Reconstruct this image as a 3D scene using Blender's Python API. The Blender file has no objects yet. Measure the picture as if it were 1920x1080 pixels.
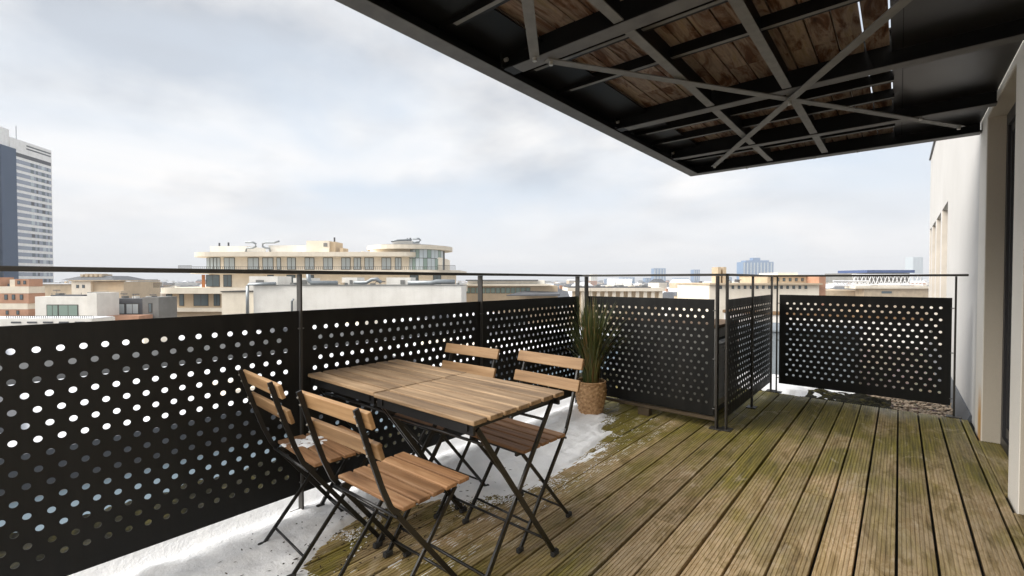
import bpy, bmesh, math, random
from mathutils import Vector, Matrix, noise
R = math.radians
random.seed(7)
sc = bpy.context.scene
col = sc.collection

# ------------------------------------------------------------------ camera
EYE = 1.2
YAW = R(40.4)
FPX = 853.3
cam = bpy.data.cameras.new('camera'); cam_o = bpy.data.objects.new('camera', cam); col.objects.link(cam_o)
cam.lens = 16.0; cam.sensor_width = 36.0; cam.clip_start = 0.02; cam.clip_end = 20000
cam_o.location = (0, 0, EYE); cam_o.rotation_euler = (R(90 - 1.07), 0, YAW)
sc.camera = cam_o

# ------------------------------------------------------------------ world, sun, exposure
SUN_DIR = Vector((-0.60, -0.80, 0)).normalized()
SUN_EL = R(38)
w = bpy.data.worlds.new('World'); sc.world = w; w.use_nodes = True
nt = w.node_tree; nt.nodes.clear(); N = nt.nodes.new; LK = nt.links.new
def math_n(op, a=None, b=None):
    m = N('ShaderNodeMath'); m.operation = op
    for i, v in enumerate((a, b)):
        if v is None: continue
        if isinstance(v, (int, float)): m.inputs[i].default_value = v
        else: LK(v, m.inputs[i])
    return m.outputs[0]
out = N('ShaderNodeOutputWorld'); bg = N('ShaderNodeBackground')
sky = N('ShaderNodeTexSky'); sky.sky_type = 'NISHITA'; sky.sun_disc = False
sky.sun_elevation = SUN_EL; sky.sun_rotation = math.atan2(SUN_DIR.x, SUN_DIR.y)
sky.air_density = 1.0; sky.dust_density = 2.0; sky.ozone_density = 1.5
sky_s = N('ShaderNodeVectorMath'); sky_s.operation = 'SCALE'; sky_s.inputs['Scale'].default_value = 0.12
LK(sky.outputs[0], sky_s.inputs[0])
tc = N('ShaderNodeTexCoord'); sep = N('ShaderNodeSeparateXYZ'); LK(tc.outputs['Generated'], sep.inputs[0])
den = math_n('ADD', math_n('MAXIMUM', sep.outputs[2], 0.0), 0.22)
cb = N('ShaderNodeCombineXYZ')
LK(math_n('DIVIDE', sep.outputs[0], den), cb.inputs[0]); LK(math_n('DIVIDE', sep.outputs[1], den), cb.inputs[1])
cb.inputs[2].default_value = 3.7
n1 = N('ShaderNodeTexNoise'); n1.inputs['Scale'].default_value = 0.62; n1.inputs['Detail'].default_value = 5; n1.inputs['Roughness'].default_value = 0.5
n1.inputs['Distortion'].default_value = 0.5
LK(cb.outputs[0], n1.inputs['Vector'])
r1 = N('ShaderNodeValToRGB'); r1.color_ramp.elements[0].position = 0.38; r1.color_ramp.elements[1].position = 0.56
LK(n1.outputs[0], r1.inputs[0])
n2 = N('ShaderNodeTexNoise'); n2.inputs['Scale'].default_value = 1.15; n2.inputs['Detail'].default_value = 6; n2.inputs['Roughness'].default_value = 0.55
mp = N('ShaderNodeMapping'); mp.inputs['Location'].default_value = (4.3, 1.9, 0.6); LK(cb.outputs[0], mp.inputs[0]); LK(mp.outputs[0], n2.inputs['Vector'])
r2 = N('ShaderNodeValToRGB')
r2.color_ramp.elements[0].position = 0.34; r2.color_ramp.elements[0].color = (0.50, 0.535, 0.59, 1)
r2.color_ramp.elements[1].position = 0.58; r2.color_ramp.elements[1].color = (0.95, 0.935, 0.925, 1)
LK(n2.outputs[0], r2.inputs[0])
# thin blue between the clouds: mostly veiled blue
veil = N('ShaderNodeMixRGB'); veil.inputs[0].default_value = 0.86
LK(sky_s.outputs[0], veil.inputs[1]); veil.inputs[2].default_value = (0.71, 0.79, 0.89, 1)
mx = N('ShaderNodeMixRGB'); LK(r1.outputs[0], mx.inputs[0]); LK(veil.outputs[0], mx.inputs[1]); LK(r2.outputs[0], mx.inputs[2])
# pale bank of cloud low over the horizon
hz = N('ShaderNodeMapRange'); hz.inputs['From Min'].default_value = 0.02; hz.inputs['From Max'].default_value = 0.20
hz.inputs['To Min'].default_value = 0.85; hz.inputs['To Max'].default_value = 0.0
LK(sep.outputs[2], hz.inputs[0])
mh = N('ShaderNodeMixRGB'); LK(hz.outputs[0], mh.inputs[0]); LK(mx.outputs[0], mh.inputs[1]); mh.inputs[2].default_value = (0.92, 0.90, 0.89, 1)
LK(mh.outputs[0], bg.inputs[0]); bg.inputs[1].default_value = 0.345
LK(bg.outputs[0], out.inputs[0])

sun = bpy.data.lights.new('sun', 'SUN'); sun.energy = 1.7; sun.angle = R(55); sun.color = (1, 0.955, 0.89)
sun_o = bpy.data.objects.new('sun', sun); col.objects.link(sun_o)
to_sun = Vector((SUN_DIR.x * math.cos(SUN_EL), SUN_DIR.y * math.cos(SUN_EL), math.sin(SUN_EL)))
sun_o.rotation_euler = to_sun.to_track_quat('Z', 'Y').to_euler(); sun_o.location = to_sun * 30
vs = sc.view_settings; vs.view_transform = 'Standard'; vs.look = 'None'; vs.exposure = 1.72; vs.gamma = 1.0; vs.use_curve_mapping = False
sc.render.engine = 'CYCLES'
cy = sc.cycles; cy.use_denoising = True; cy.max_bounces = 8; cy.diffuse_bounces = 5; cy.glossy_bounces = 4; cy.transmission_bounces = 6; cy.transparent_max_bounces = 12
cy.sample_clamp_indirect = 6.0
try: cy.denoiser = 'OPENIMAGEDENOISE'
except Exception: pass

# ------------------------------------------------------------------ helpers
def W(u, z):                      # ground point seen in the direction of picture column u at forward distance z
    x = (u - 960) / FPX * z
    c, s = math.cos(YAW), math.sin(YAW)
    return Vector((c * x - s * z, s * x + c * z))
def HV(v, z): return EYE + (524 - v) / FPX * z

class MB:
    def __init__(s): s.v = []; s.f = []; s.m = []
    def add(s, vs_, fs, mi=0):
        o = len(s.v); s.v += [tuple(p) for p in vs_]
        for f in fs: s.f.append(tuple(i + o for i in f)); s.m.append(mi)
        return s
    def box(s, x0, x1, y0, y1, z0, z1, mi=0):
        return s.add([(x0, y0, z0), (x1, y0, z0), (x1, y1, z0), (x0, y1, z0), (x0, y0, z1), (x1, y0, z1), (x1, y1, z1), (x0, y1, z1)],
                     [(0, 3, 2, 1), (4, 5, 6, 7), (0, 1, 5, 4), (1, 2, 6, 5), (2, 3, 7, 6), (3, 0, 4, 7)], mi)
    def prism(s, poly, z0, z1, mi=0):
        n = len(poly)
        return s.add([(p[0], p[1], z0) for p in poly] + [(p[0], p[1], z1) for p in poly],
                     [tuple(range(n - 1, -1, -1)), tuple(range(n, 2 * n))] + [(i, (i + 1) % n, n + (i + 1) % n, n + i) for i in range(n)], mi)
    def extrude(s, prof, axis, a, b, mi=0):     # prof: list of 2D points, counter-clockwise; extruded along axis from a to b
        n = len(prof)
        def P(p, t): return {'x': (t, p[0], p[1]), 'y': (p[0], t, p[1]), 'z': (p[0], p[1], t)}[axis]
        fs = [tuple(range(n)), tuple(range(2 * n - 1, n - 1, -1))] + [(i, n + i, n + (i + 1) % n, (i + 1) % n) for i in range(n)]
        return s.add([P(p, a) for p in prof] + [P(p, b) for p in prof], fs, mi)
    def sweep(s, pts, wd, th, side=(1, 0, 0), mi=0, ch=0.0):  # rectangular bar along a polyline; th along 'side', wd across
        pts = [Vector(p) for p in pts]; side = Vector(side).normalized(); rings = []
        for i, p in enumerate(pts):
            d = (pts[min(i + 1, len(pts) - 1)] - pts[max(i - 1, 0)]).normalized()
            sd = (side - d * side.dot(d)).normalized(); up = sd.cross(d)
            a, b = sd * th / 2, up * wd / 2
            rings.append([p - a - b, p + a - b, p + a + b, p - a + b])
        vs_ = [q for r_ in rings for q in r_]; fs = [(3, 2, 1, 0)]
        for i in range(len(pts) - 1):
            o = 4 * i
            for k in range(4): fs.append((o + k, o + (k + 1) % 4, o + 4 + (k + 1) % 4, o + 4 + k))
        o = 4 * (len(pts) - 1); fs.append((o, o + 1, o + 2, o + 3))
        return s.add(vs_, fs, mi)
    def tube(s, pts, rad, n=8, mi=0):
        pts = [Vector(p) for p in pts]; rings = []
        ref = Vector((0.31, 0.17, 0.93))
        for i, p in enumerate(pts):
            d = (pts[min(i + 1, len(pts) - 1)] - pts[max(i - 1, 0)]).normalized()
            a = d.cross(ref).normalized(); b = d.cross(a)
            r_ = rad[i] if isinstance(rad, (list, tuple)) else rad
            rings.append([p + a * math.cos(2 * math.pi * k / n) * r_ + b * math.sin(2 * math.pi * k / n) * r_ for k in range(n)])
        vs_ = [q for r_ in rings for q in r_]; fs = [tuple(range(n))]
        for i in range(len(pts) - 1):
            for k in range(n): fs.append((i * n + k, (i + 1) * n + k, (i + 1) * n + (k + 1) % n, i * n + (k + 1) % n))
        o = n * (len(pts) - 1); fs.append(tuple(o + k for k in range(n - 1, -1, -1)))
        return s.add(vs_, fs, mi)
    def mesh(s, name):
        me = bpy.data.meshes.new(name); me.from_pydata(s.v, [], s.f); me.update()
        return me
    def build(s, name, mats, parent=None, smooth=False):
        me = s.mesh(name)
        mats = mats if isinstance(mats, (list, tuple)) else [mats]
        for m in mats: me.materials.append(m)
        if len(mats) > 1: me.polygons.foreach_set('material_index', s.m)
        if smooth: me.polygons.foreach_set('use_smooth', [True] * len(me.polygons))
        bm = bmesh.new(); bm.from_mesh(me); bmesh.ops.recalc_face_normals(bm, faces=bm.faces); bm.to_mesh(me); bm.free()
        return link(name, me, parent)
def link(name, me, parent=None, loc=None, rot=None):
    o = bpy.data.objects.new(name, me); col.objects.link(o)
    if parent is not None: o.parent = parent
    if loc is not None: o.location = loc
    if rot is not None: o.rotation_euler = rot
    return o
def tag(o, label=None, cat=None, group=None, kind=None):
    if label: o['label'] = label
    if cat: o['category'] = cat
    if group: o['group'] = group
    if kind: o['kind'] = kind
    return o
def thing(name, label, cat, loc=(0, 0, 0), rz=0.0, group=None):
    o = bpy.data.objects.new(name, None); col.objects.link(o); o.empty_display_size = 0.1
    o.location = loc; o.rotation_euler = (0, 0, rz)
    return tag(o, label, cat, group)
def copy_tree(o, parent=None):
    c = o.copy(); col.objects.link(c)
    if parent is not None: c.parent = parent
    for ch in [x for x in col.objects if x.parent == o]: copy_tree(ch, c)
    return c
_cb = {}
def cbox_mesh(name, sx, sy, sz, bev, mat, seg=1):
    key = (round(sx, 4), round(sy, 4), round(sz, 4), bev, mat.name, seg)
    if key in _cb: return _cb[key]
    bm = bmesh.new(); bmesh.ops.create_cube(bm, size=1.0)
    bmesh.ops.scale(bm, vec=(sx, sy, sz), verts=bm.verts)
    if bev: bmesh.ops.bevel(bm, geom=bm.edges[:], offset=bev, segments=seg, affect='EDGES', profile=0.5)
    me = bpy.data.meshes.new(name); bm.to_mesh(me); bm.free(); me.materials.append(mat); _cb[key] = me
    return me
def cbox(name, x0, x1, y0, y1, z0, z1, mat, parent=None, bev=0.002, seg=1):
    return link(name, cbox_mesh(name, x1 - x0, y1 - y0, z1 - z0, bev, mat, seg), parent, ((x0 + x1) / 2, (y0 + y1) / 2, (z0 + z1) / 2))
def cyl_mesh(name, r, h, mat, n=10):
    m = MB(); m.prism([(r * math.cos(2 * math.pi * k / n), r * math.sin(2 * math.pi * k / n)) for k in range(n)], -h / 2, h / 2)
    me = m.mesh(name); me.materials.append(mat); return me
def rrect(x0, x1, y0, y1, r=(0, 0, 0, 0), n=10):   # rounded rectangle outline: radii for corners (x0y0, x1y0, x1y1, x0y1)
    P = []
    for (cx, cy_, a0, rr) in ((x0 + r[0], y0 + r[0], 180, r[0]), (x1 - r[1], y0 + r[1], 270, r[1]), (x1 - r[2], y1 - r[2], 0, r[2]), (x0 + r[3], y1 - r[3], 90, r[3])):
        if rr == 0: P.append((cx, cy_))
        else:
            for k in range(n + 1):
                a = R(a0 + 90 * k / n); P.append((cx + rr * math.cos(a), cy_ + rr * math.sin(a)))
    return P

# ------------------------------------------------------------------ materials
def S(r, g, b):                   # sRGB 0-255 to linear
    f = lambda c: (c / 255 / 12.92) if c / 255 <= 0.04045 else ((c / 255 + 0.055) / 1.055) ** 2.4
    return (f(r), f(g), f(b), 1)
class NT:
    def __init__(s, name):
        s.m = bpy.data.materials.new(name); s.m.use_nodes = True; s.t = s.m.node_tree
        s.p = s.t.nodes['Principled BSDF']; s.tc = s.t.nodes.new('ShaderNodeTexCoord')
    def n(s, ty, **kw):
        nd = s.t.nodes.new(ty)
        for k, v in kw.items():
            if k in nd.inputs: nd.inputs[k].default_value = v
            else: setattr(nd, k, v)
        return nd
    def l(s, a, b): s.t.links.new(a, b)
    def vec(s, scale=(1, 1, 1), coord='Object', rnd=False):
        mp = s.n('ShaderNodeMapping'); mp.inputs['Scale'].default_value = scale
        s.l(s.tc.outputs[coord], mp.inputs[0])
        if rnd:
            oi = s.n('ShaderNodeObjectInfo'); cm = s.n('ShaderNodeVectorMath', operation='SCALE'); cm.inputs[0].default_value = (37.3, 61.1, 23.9)
            s.l(oi.outputs['Random'], cm.inputs['Scale']); s.l(cm.outputs[0], mp.inputs['Location'])
        return mp.outputs[0]
    def noise(s, v, scale, detail=4, rough=0.55, dist=0.0):
        nd = s.n('ShaderNodeTexNoise'); nd.inputs['Scale'].default_value = scale; nd.inputs['Detail'].default_value = detail
        nd.inputs['Roughness'].default_value = rough; nd.inputs['Distortion'].default_value = dist; s.l(v, nd.inputs['Vector']); return nd.outputs[0]
    def ramp(s, f, stops):
        nd = s.n('ShaderNodeValToRGB'); el = nd.color_ramp.elements
        while len(el) < len(stops): el.new(0.5)
        for e, (p, c) in zip(el, stops): e.position = p; e.color = c if len(c) == 4 else (*c, 1)
        s.l(f, nd.inputs[0]); return nd.outputs[0]
    def mix(s, f, a, b, mode='MIX'):
        nd = s.n('ShaderNodeMixRGB', blend_type=mode)
        for i, v in enumerate((f, a, b)):
            if isinstance(v, (int, float)): nd.inputs[i].default_value = v
            elif isinstance(v, tuple): nd.inputs[i].default_value = v
            else: s.l(v, nd.inputs[i])
        return nd.outputs[0]
    def bump(s, h, strength=0.3, dist=0.01, prev=None):
        nd = s.n('ShaderNodeBump'); nd.inputs['Strength'].default_value = strength; nd.inputs['Distance'].default_value = dist
        s.l(h, nd.inputs['Height'])
        if prev is not None: s.l(prev, nd.inputs['Normal'])
        s.l(nd.outputs[0], s.p.inputs['Normal']); return nd.outputs[0]
    def done(s, color=None, rough=0.6, metal=0.0, spec=0.5):
        if color is not None:
            if isinstance(color, tuple): s.p.inputs['Base Color'].default_value = color
            else: s.l(color, s.p.inputs['Base Color'])
        if isinstance(rough, (int, float)): s.p.inputs['Roughness'].default_value = rough
        else: s.l(rough, s.p.inputs['Roughness'])
        s.p.inputs['Metallic'].default_value = metal; s.p.inputs['Specular IOR Level'].default_value = spec
        return s.m
def pm(name, c, rough=0.7, metal=0.0, var=0.12, scale=3.0, bump=0.0, bscale=80.0, spec=0.4, coord='Object'):
    t = NT(name); v = t.vec(coord=coord)
    k = t.ramp(t.noise(v, scale, 5), [(0.3, (1 - var,) * 3), (0.7, (1 + var,) * 3)])
    cc = t.mix(1.0, (*c[:3], 1), k, 'MULTIPLY')
    if name in ('cream_render', 'white_city_render', 'offwhite_slab', 'beige_render', 'tan_stone', 'red_brick', 'grey_city_wall', 'bright_white_cladding'):   # rain streaks and patches
        st_ = t.noise(t.vec((1.1, 1.1, 0.10)), 1.0, 6, 0.65); pt = t.noise(t.vec((0.5, 0.5, 0.5)), 1.0, 6, 0.65)
        cc = t.mix(0.3, cc, t.ramp(st_, [(0.3, (0.74, 0.73, 0.71)), (0.55, (1.0,) * 3), (0.8, (1.05,) * 3)]), 'MULTIPLY')
        cc = t.mix(0.7, cc, t.ramp(pt, [(0.3, (0.86, 0.85, 0.83)), (0.6, (1.03,) * 3)]), 'MULTIPLY')
    if bump: t.bump(t.noise(v, bscale, 3), bump, 0.004)
    return t.done(cc, rough, metal, spec)

def deck_material():
    t = NT('decking_wood'); g = t.n('ShaderNodeNewGeometry'); pos = g.outputs['Position']
    v = t.vec((1, 1, 1), 'Object', True)
    def mp(src, sc_): m = t.n('ShaderNodeMapping'); m.inputs['Scale'].default_value = sc_; t.l(src, m.inputs[0]); return m.outputs[0]
    grain = t.noise(mp(v, (60, 2.2, 10)), 1.0, 6, 0.6)
    blot = t.noise(mp(v, (9, 3.2, 1)), 1.0, 7, 0.68, 1.0)
    oi = t.n('ShaderNodeObjectInfo')
    base = t.ramp(blot, [(0.28, S(106, 88, 58)), (0.42, S(160, 140, 102)), (0.52, S(194, 174, 142)), (0.60, S(170, 147, 110)), (0.75, S(232, 217, 192))])
    base = t.mix(0.55, base, t.ramp(grain, [(0.25, (0.45, 0.42, 0.38)), (0.7, (1.15, 1.12, 1.08))]), 'MULTIPLY')
    base = t.mix(1.0, base, t.ramp(oi.outputs['Random'], [(0.0, (0.74, 0.72, 0.68)), (0.5, (1.02, 1.0, 0.96)), (1.0, (1.25, 1.2, 1.14))]), 'MULTIPLY')
    # algae: more where it stays damp (far end and rail side)
    sp = t.n('ShaderNodeSeparateXYZ'); t.l(pos, sp.inputs[0])
    far = t.n('ShaderNodeMapRange'); far.inputs['From Min'].default_value = 2.2; far.inputs['From Max'].default_value = 5.6; far.inputs['To Min'].default_value = -0.06; far.inputs['To Max'].default_value = 0.30
    t.l(sp.outputs[1], far.inputs[0])
    side = t.n('ShaderNodeMapRange'); side.inputs['From Min'].default_value = 0.1; side.inputs['From Max'].default_value = -2.2; side.inputs['To Min'].default_value = -0.05; side.inputs['To Max'].default_value = 0.13
    t.l(sp.outputs[0], side.inputs[0])
    mn = t.noise(mp(pos, (2.4, 1.1, 1)), 1.0, 6, 0.62, 0.4)
    ad = t.n('ShaderNodeMath', operation='ADD'); t.l(mn, ad.inputs[0]); t.l(far.outputs[0], ad.inputs[1])
    ad2 = t.n('ShaderNodeMath', operation='ADD'); t.l(ad.outputs[0], ad2.inputs[0]); t.l(side.outputs[0], ad2.inputs[1])
    alg = t.ramp(ad2.outputs[0], [(0.45, (0, 0, 0)), (0.66, (0.82, 0.82, 0.82))])
    algc = t.ramp(grain, [(0.3, S(70, 68, 16)), (0.7, S(146, 136, 44))])
    c = t.mix(alg, base, algc)
    # pale scuffs
    sc_ = t.ramp(t.noise(mp(pos, (5, 2.2, 1)), 1.3, 7, 0.7, 1.2), [(0.56, (0, 0, 0)), (0.70, (0.62, 0.6, 0.56))])
    c = t.mix(sc_, c, S(205, 190, 165))
    wet = t.ramp(t.noise(mp(pos, (1.3, 0.8, 1)), 1.0, 3), [(0.35, (0.38,) * 3), (0.65, (0.75,) * 3)])
    t.bump(grain, 0.25, 0.002)
    return t.done(c, wet, 0, 0.35)
M = {}
M['deck'] = deck_material()
M['under'] = pm('dark_substructure', (0.012, 0.011, 0.009), 0.9)
def slat_material(name, lo, mid, hi, gr=1.0):
    t = NT(name); v = t.vec((2.2, 34, 34), 'Object', True); v2 = t.vec((3, 9, 9), 'Object', True)
    g = t.noise(v, 1.0, 6, 0.62, 0.5); b = t.noise(v2, 1.0, 4)
    c = t.ramp(g, [(0.28, lo), (0.5, mid), (0.75, hi)])
    c = t.mix(0.6 * gr, c, t.ramp(b, [(0.3, (0.68, 0.66, 0.64)), (0.7, (1.16, 1.14, 1.12))]), 'MULTIPLY')
    oi = t.n('ShaderNodeObjectInfo')
    c = t.mix(1.0, c, t.ramp(oi.outputs['Random'], [(0, (0.74, 0.72, 0.70)), (1, (1.2, 1.18, 1.16))]), 'MULTIPLY')
    t.bump(g, 0.2, 0.0015)
    return t.done(c, 0.55, 0, 0.35)
M['wood_seat'] = slat_material('weathered_seat_wood', S(100, 72, 48), S(148, 112, 80), S(180, 146, 112))
M['wood_back'] = slat_material('oiled_back_wood', S(128, 98, 66), S(158, 126, 90), S(178, 148, 112), 0.7)
M['wood_table'] = slat_material('weathered_table_wood', S(108, 88, 66), S(150, 126, 98), S(182, 158, 128))
M['black_steel'] = pm('black_painted_steel', S(22, 22, 23), 0.35, 0.0, 0.2, 20, spec=0.5)
M['rubber'] = pm('grey_rubber', S(48, 48, 48), 0.8)
def panel_material():
    t = NT('dark_powder_coat'); g = t.n('ShaderNodeNewGeometry')
    def mp(sc_): m = t.n('ShaderNodeMapping'); m.inputs['Scale'].default_value = sc_; t.l(g.outputs['Position'], m.inputs[0]); return m.outputs[0]
    st = t.noise(mp((26, 26, 1.4)), 1.0, 5, 0.6); bl = t.noise(mp((2, 2, 2.5)), 1.0, 5, 0.6); sp_ = t.noise(mp((140, 140, 140)), 1.0, 2)
    c = t.mix(t.ramp(st, [(0.48, (0,) * 3), (0.75, (0.35,) * 3)]), S(16, 16, 15), S(42, 40, 37))
    c = t.mix(t.ramp(bl, [(0.45, (0,) * 3), (0.75, (0.3,) * 3)]), c, S(34, 32, 29))
    t.bump(bl, 0.08, 0.02)
    return t.done(c, t.ramp(st, [(0.3, (0.42,) * 3), (0.7, (0.6,) * 3)]), 0, 0.26)
M['panel'] = panel_material()
M['rail'] = pm('dark_grey_rail_paint', S(52, 49, 45), 0.5, 0.0, 0.12, 4)
M['beam'] = pm('black_beam_paint', S(15, 15, 15), 0.5, 0.0, 0.25, 6, 0.08, 60, 0.2)
M['flange'] = pm('lit_flange_grey', S(96, 95, 94), 0.55, 0.1, 0.2, 9, 0.05, 60)  # paler than the beams: light bounced onto the undersides is put into this colour
M['galv_lit'] = pm('galvanised_and_lit_grey', S(112, 111, 108), 0.55, 0.15, 0.18, 14, 0.05, 60)  # zinc grey of the braces; on purlins and lips it paints in light
M['zinc'] = pm('bolt_zinc', S(180, 178, 172), 0.4, 0.6)
M['soffit'] = pm('dark_soffit_sheet', S(38, 37, 37), 0.33, 0.0, 0.12, 2.0, 0.03, 30)
def over_material():
    t = NT('weathered_balcony_boards'); v = t.vec((14, 3, 6), 'Object', True)
    b = t.noise(v, 1.0, 6, 0.65, 0.8); g = t.noise(t.vec((70, 4, 20), 'Object', True), 1.0, 4)
    c = t.ramp(b, [(0.3, S(64, 38, 26)), (0.42, S(104, 72, 50)), (0.55, S(158, 140, 126)), (0.68, S(146, 126, 92)), (0.8, S(84, 52, 34))])
    c = t.mix(0.6, c, t.ramp(g, [(0.3, (0.3,) * 3), (0.7, (0.85,) * 3)]), 'MULTIPLY')
    return t.done(c, 0.75, 0, 0.3)
M['over'] = over_material()
def plaster(name, c, stain=False):
    t = NT(name); v = t.vec(coord='Object'); n_ = t.noise(v, 260, 2, 0.6); big = t.noise(v, 0.9, 4)
    cc = t.mix(1.0, c, t.ramp(big, [(0.3, (0.93, 0.925, 0.915)), (0.7, (1.03, 1.03, 1.03))]), 'MULTIPLY')
    cc = t.mix(0.35, cc, t.ramp(n_, [(0.35, (0.8,) * 3), (0.65, (1.05,) * 3)]), 'MULTIPLY')
    if stain:   # rust run low on the pier
        sp = t.n('ShaderNodeSeparateXYZ'); t.l(t.tc.outputs['Object'], sp.inputs[0])
        def band(o, c0, hw, soft):
            a = t.n('ShaderNodeMath', operation='SUBTRACT'); t.l(o, a.inputs[0]); a.inputs[1].default_value = c0
            b = t.n('ShaderNodeMath', operation='ABSOLUTE'); t.l(a.outputs[0], b.inputs[0])
            m = t.n('ShaderNodeMapRange'); m.inputs['From Min'].default_value = hw; m.inputs['From Max'].default_value = hw + soft
            m.inputs['To Min'].default_value = 1; m.inputs['To Max'].default_value = 0; t.l(b.outputs[0], m.inputs[0]); return m.outputs[0]
        k = t.n('ShaderNodeMath', operation='MULTIPLY'); t.l(band(sp.outputs[1], 4.95, 0.05, 0.08), k.inputs[0]); t.l(band(sp.outputs[2], 0.08, 0.09, 0.25), k.inputs[1])
        k2 = t.n('ShaderNodeMath', operation='MULTIPLY'); t.l(k.outputs[0], k2.inputs[0]); t.l(t.ramp(t.noise(t.vec((1, 30, 3)), 1.0, 4), [(0.25, (0.35,) * 3), (0.6, (1,) * 3)]), k2.inputs[1])
        cc = t.mix(k2.outputs[0], cc, S(205, 150, 60))
    t.bump(n_, 0.35, 0.004)
    return t.done(cc, 0.85, 0, 0.25)
M['plaster'] = plaster('warm_white_render', S(241, 237, 229), True)
M['plaster_far'] = plaster('white_render', S(216, 214, 211))
M['reveal'] = plaster('grey_beige_reveal_render', S(196, 187, 172))
M['jamb'] = pm('pale_jamb_render', S(205, 196, 184), 0.85)
M['frame'] = pm('anthracite_window_frame', S(52, 52, 54), 0.4)
M['flash'] = pm('grey_lead_flashing', S(96, 100, 106), 0.5, 0.3)
def glass_mat(name, tint, rough=0.04, trans=0.0):
    t = NT(name)
    t.p.inputs['Transmission Weight'].default_value = trans
    return t.done(tint, rough, 0, 0.6)
M['door_glass'] = glass_mat('door_glass', (0.9, 0.92, 0.9, 1), 0.02, 1.0)
M['curtain'] = pm('beige_curtain', S(196, 186, 168), 0.9)
def snow_material():
    t = NT('snow'); v = t.vec()
    a = t.noise(v, 60, 5, 0.65); b = t.noise(v, 9, 4)
    pb = t.bump(t.noise(v, 18, 5, 0.6), 0.35, 0.02); t.bump(a, 0.55, 0.008, pb)
    t.p.inputs['Subsurface Weight'].default_value = 0.0
    return t.done(t.ramp(b, [(0.3, (0.88, 0.89, 0.91)), (0.7, (0.94, 0.945, 0.95))]), 0.7, 0, 0.3)
M['snow'] = snow_material()
def moss_material():
    t = NT('sedum_and_moss'); v = t.vec(); a = t.noise(v, 16, 6, 0.7); b = t.noise(v, 3, 4)
    c = t.ramp(a, [(0.38, S(14, 13, 9)), (0.52, S(40, 38, 18)), (0.62, S(80, 74, 34)), (0.75, S(118, 102, 74))])
    c = t.mix(t.ramp(b, [(0.4, (0,) * 3), (0.7, (0.7,) * 3)]), c, S(40, 38, 34)); t.bump(a, 0.9, 0.02)
    return t.done(c, 0.9, 0, 0.2)
M['moss'] = moss_material()
def gravel_material():
    t = NT('roof_gravel'); vo = t.n('ShaderNodeTexVoronoi'); vo.inputs['Scale'].default_value = 28; t.l(t.vec(), vo.inputs['Vector'])
    c = t.mix(0.75, vo.outputs['Color'], (0.5, 0.45, 0.4, 1)); c = t.mix(1.0, c, S(176, 170, 162), 'MULTIPLY'); t.bump(vo.outputs['Distance'], 1.0, 0.02)
    return t.done(c, 0.8, 0, 0.2)
M['gravel'] = gravel_material()
M['stone'] = pm('pebble_stone', S(176, 158, 138), 0.75, 0, 0.35, 9)
M['ac'] = pm('grey_painted_casing', S(205, 204, 200), 0.5)
M['ac_dark'] = pm('dark_louvre_paint', S(70, 71, 72), 0.5)
M['board_brown'] = pm('brown_cover_board', S(120, 96, 70), 0.7, 0, 0.25, 6)
M['dark_timber'] = pm('dark_damp_timber', S(78, 66, 50), 0.7, 0, 0.3, 8)
M['bluegrey'] = pm('blue_grey_sheet', S(128, 136, 142), 0.5)
def wicker():
    t = NT('woven_wicker'); v = t.vec(); a = t.noise(v, 40, 4, 0.6)
    return t.done(t.ramp(a, [(0.3, S(140, 106, 72)), (0.55, S(190, 152, 112)), (0.75, S(214, 182, 142))]), 0.7, 0, 0.3)
M['wicker'] = wicker()
def blades_mat():
    t = NT('reed_blades'); v = t.vec((25, 25, 1.2)); a = t.noise(v, 1.0, 3)
    return t.done(t.ramp(a, [(0.3, S(36, 46, 22)), (0.47, S(66, 78, 36)), (0.57, S(98, 98, 52)), (0.68, S(128, 94, 58))]), 0.5, 0, 0.4)
M['blade'] = blades_mat()
M['soil'] = pm('dark_soil', S(50, 38, 28), 0.95)

# city materials
M['cream'] = pm('cream_render', S(243, 233, 216), 0.85, 0, 0.06, 0.4)
M['white'] = pm('white_city_render', S(240, 237, 230), 0.85, 0, 0.05, 0.3)
M['offwhite'] = pm('offwhite_slab', S(236, 226, 208), 0.8, 0, 0.06, 0.4)
M['beige'] = pm('beige_render', S(206, 186, 158), 0.85, 0, 0.08, 0.4)
M['tan'] = pm('tan_stone', S(204, 186, 160), 0.85, 0, 0.1, 0.5)
M['brick'] = pm('red_brick', S(190, 146, 120), 0.85, 0, 0.12, 0.8)
M['greyw'] = pm('grey_city_wall', S(132, 132, 130), 0.85, 0, 0.1, 0.5)
M['dgrey'] = pm('dark_grey_cladding', S(86, 88, 92), 0.7, 0, 0.1, 0.5)
M['slate'] = pm('slate_roof', S(96, 98, 102), 0.7, 0, 0.2, 1.0)
M['wglass'] = glass_mat('city_window_glass', S(96, 110, 116), 0.06)
M['wpale'] = glass_mat('pale_curtained_glass', S(190, 200, 204), 0.1)
M['tband'] = glass_mat('grey_blue_ribbon_glass', S(150, 158, 172), 0.2)
M['twhite'] = pm('bright_white_cladding', S(248, 247, 244), 0.8, 0, 0.03, 0.2)
M['ggreen'] = glass_mat('green_tinted_glass', S(140, 160, 150), 0.08)
M['gblue'] = glass_mat('blue_tinted_glass', S(92, 130, 170), 0.3)
M['navy'] = pm('navy_cladding', S(62, 82, 108), 0.6, 0, 0.05, 0.1)
M['duct'] = pm('silver_duct', S(150, 156, 160), 0.4, 0.5)
M['wframe'] = pm('dark_city_frame', S(70, 66, 60), 0.6)
M['snowroof'] = pm('snowy_roof', S(232, 234, 238), 0.8, 0, 0.08, 0.3)
M['blueshade'] = pm('shaded_snow_roof', S(104, 120, 130), 0.7, 0, 0.1, 0.4)  # snow lying in shade: the blue-grey shade is part of the colour
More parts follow.
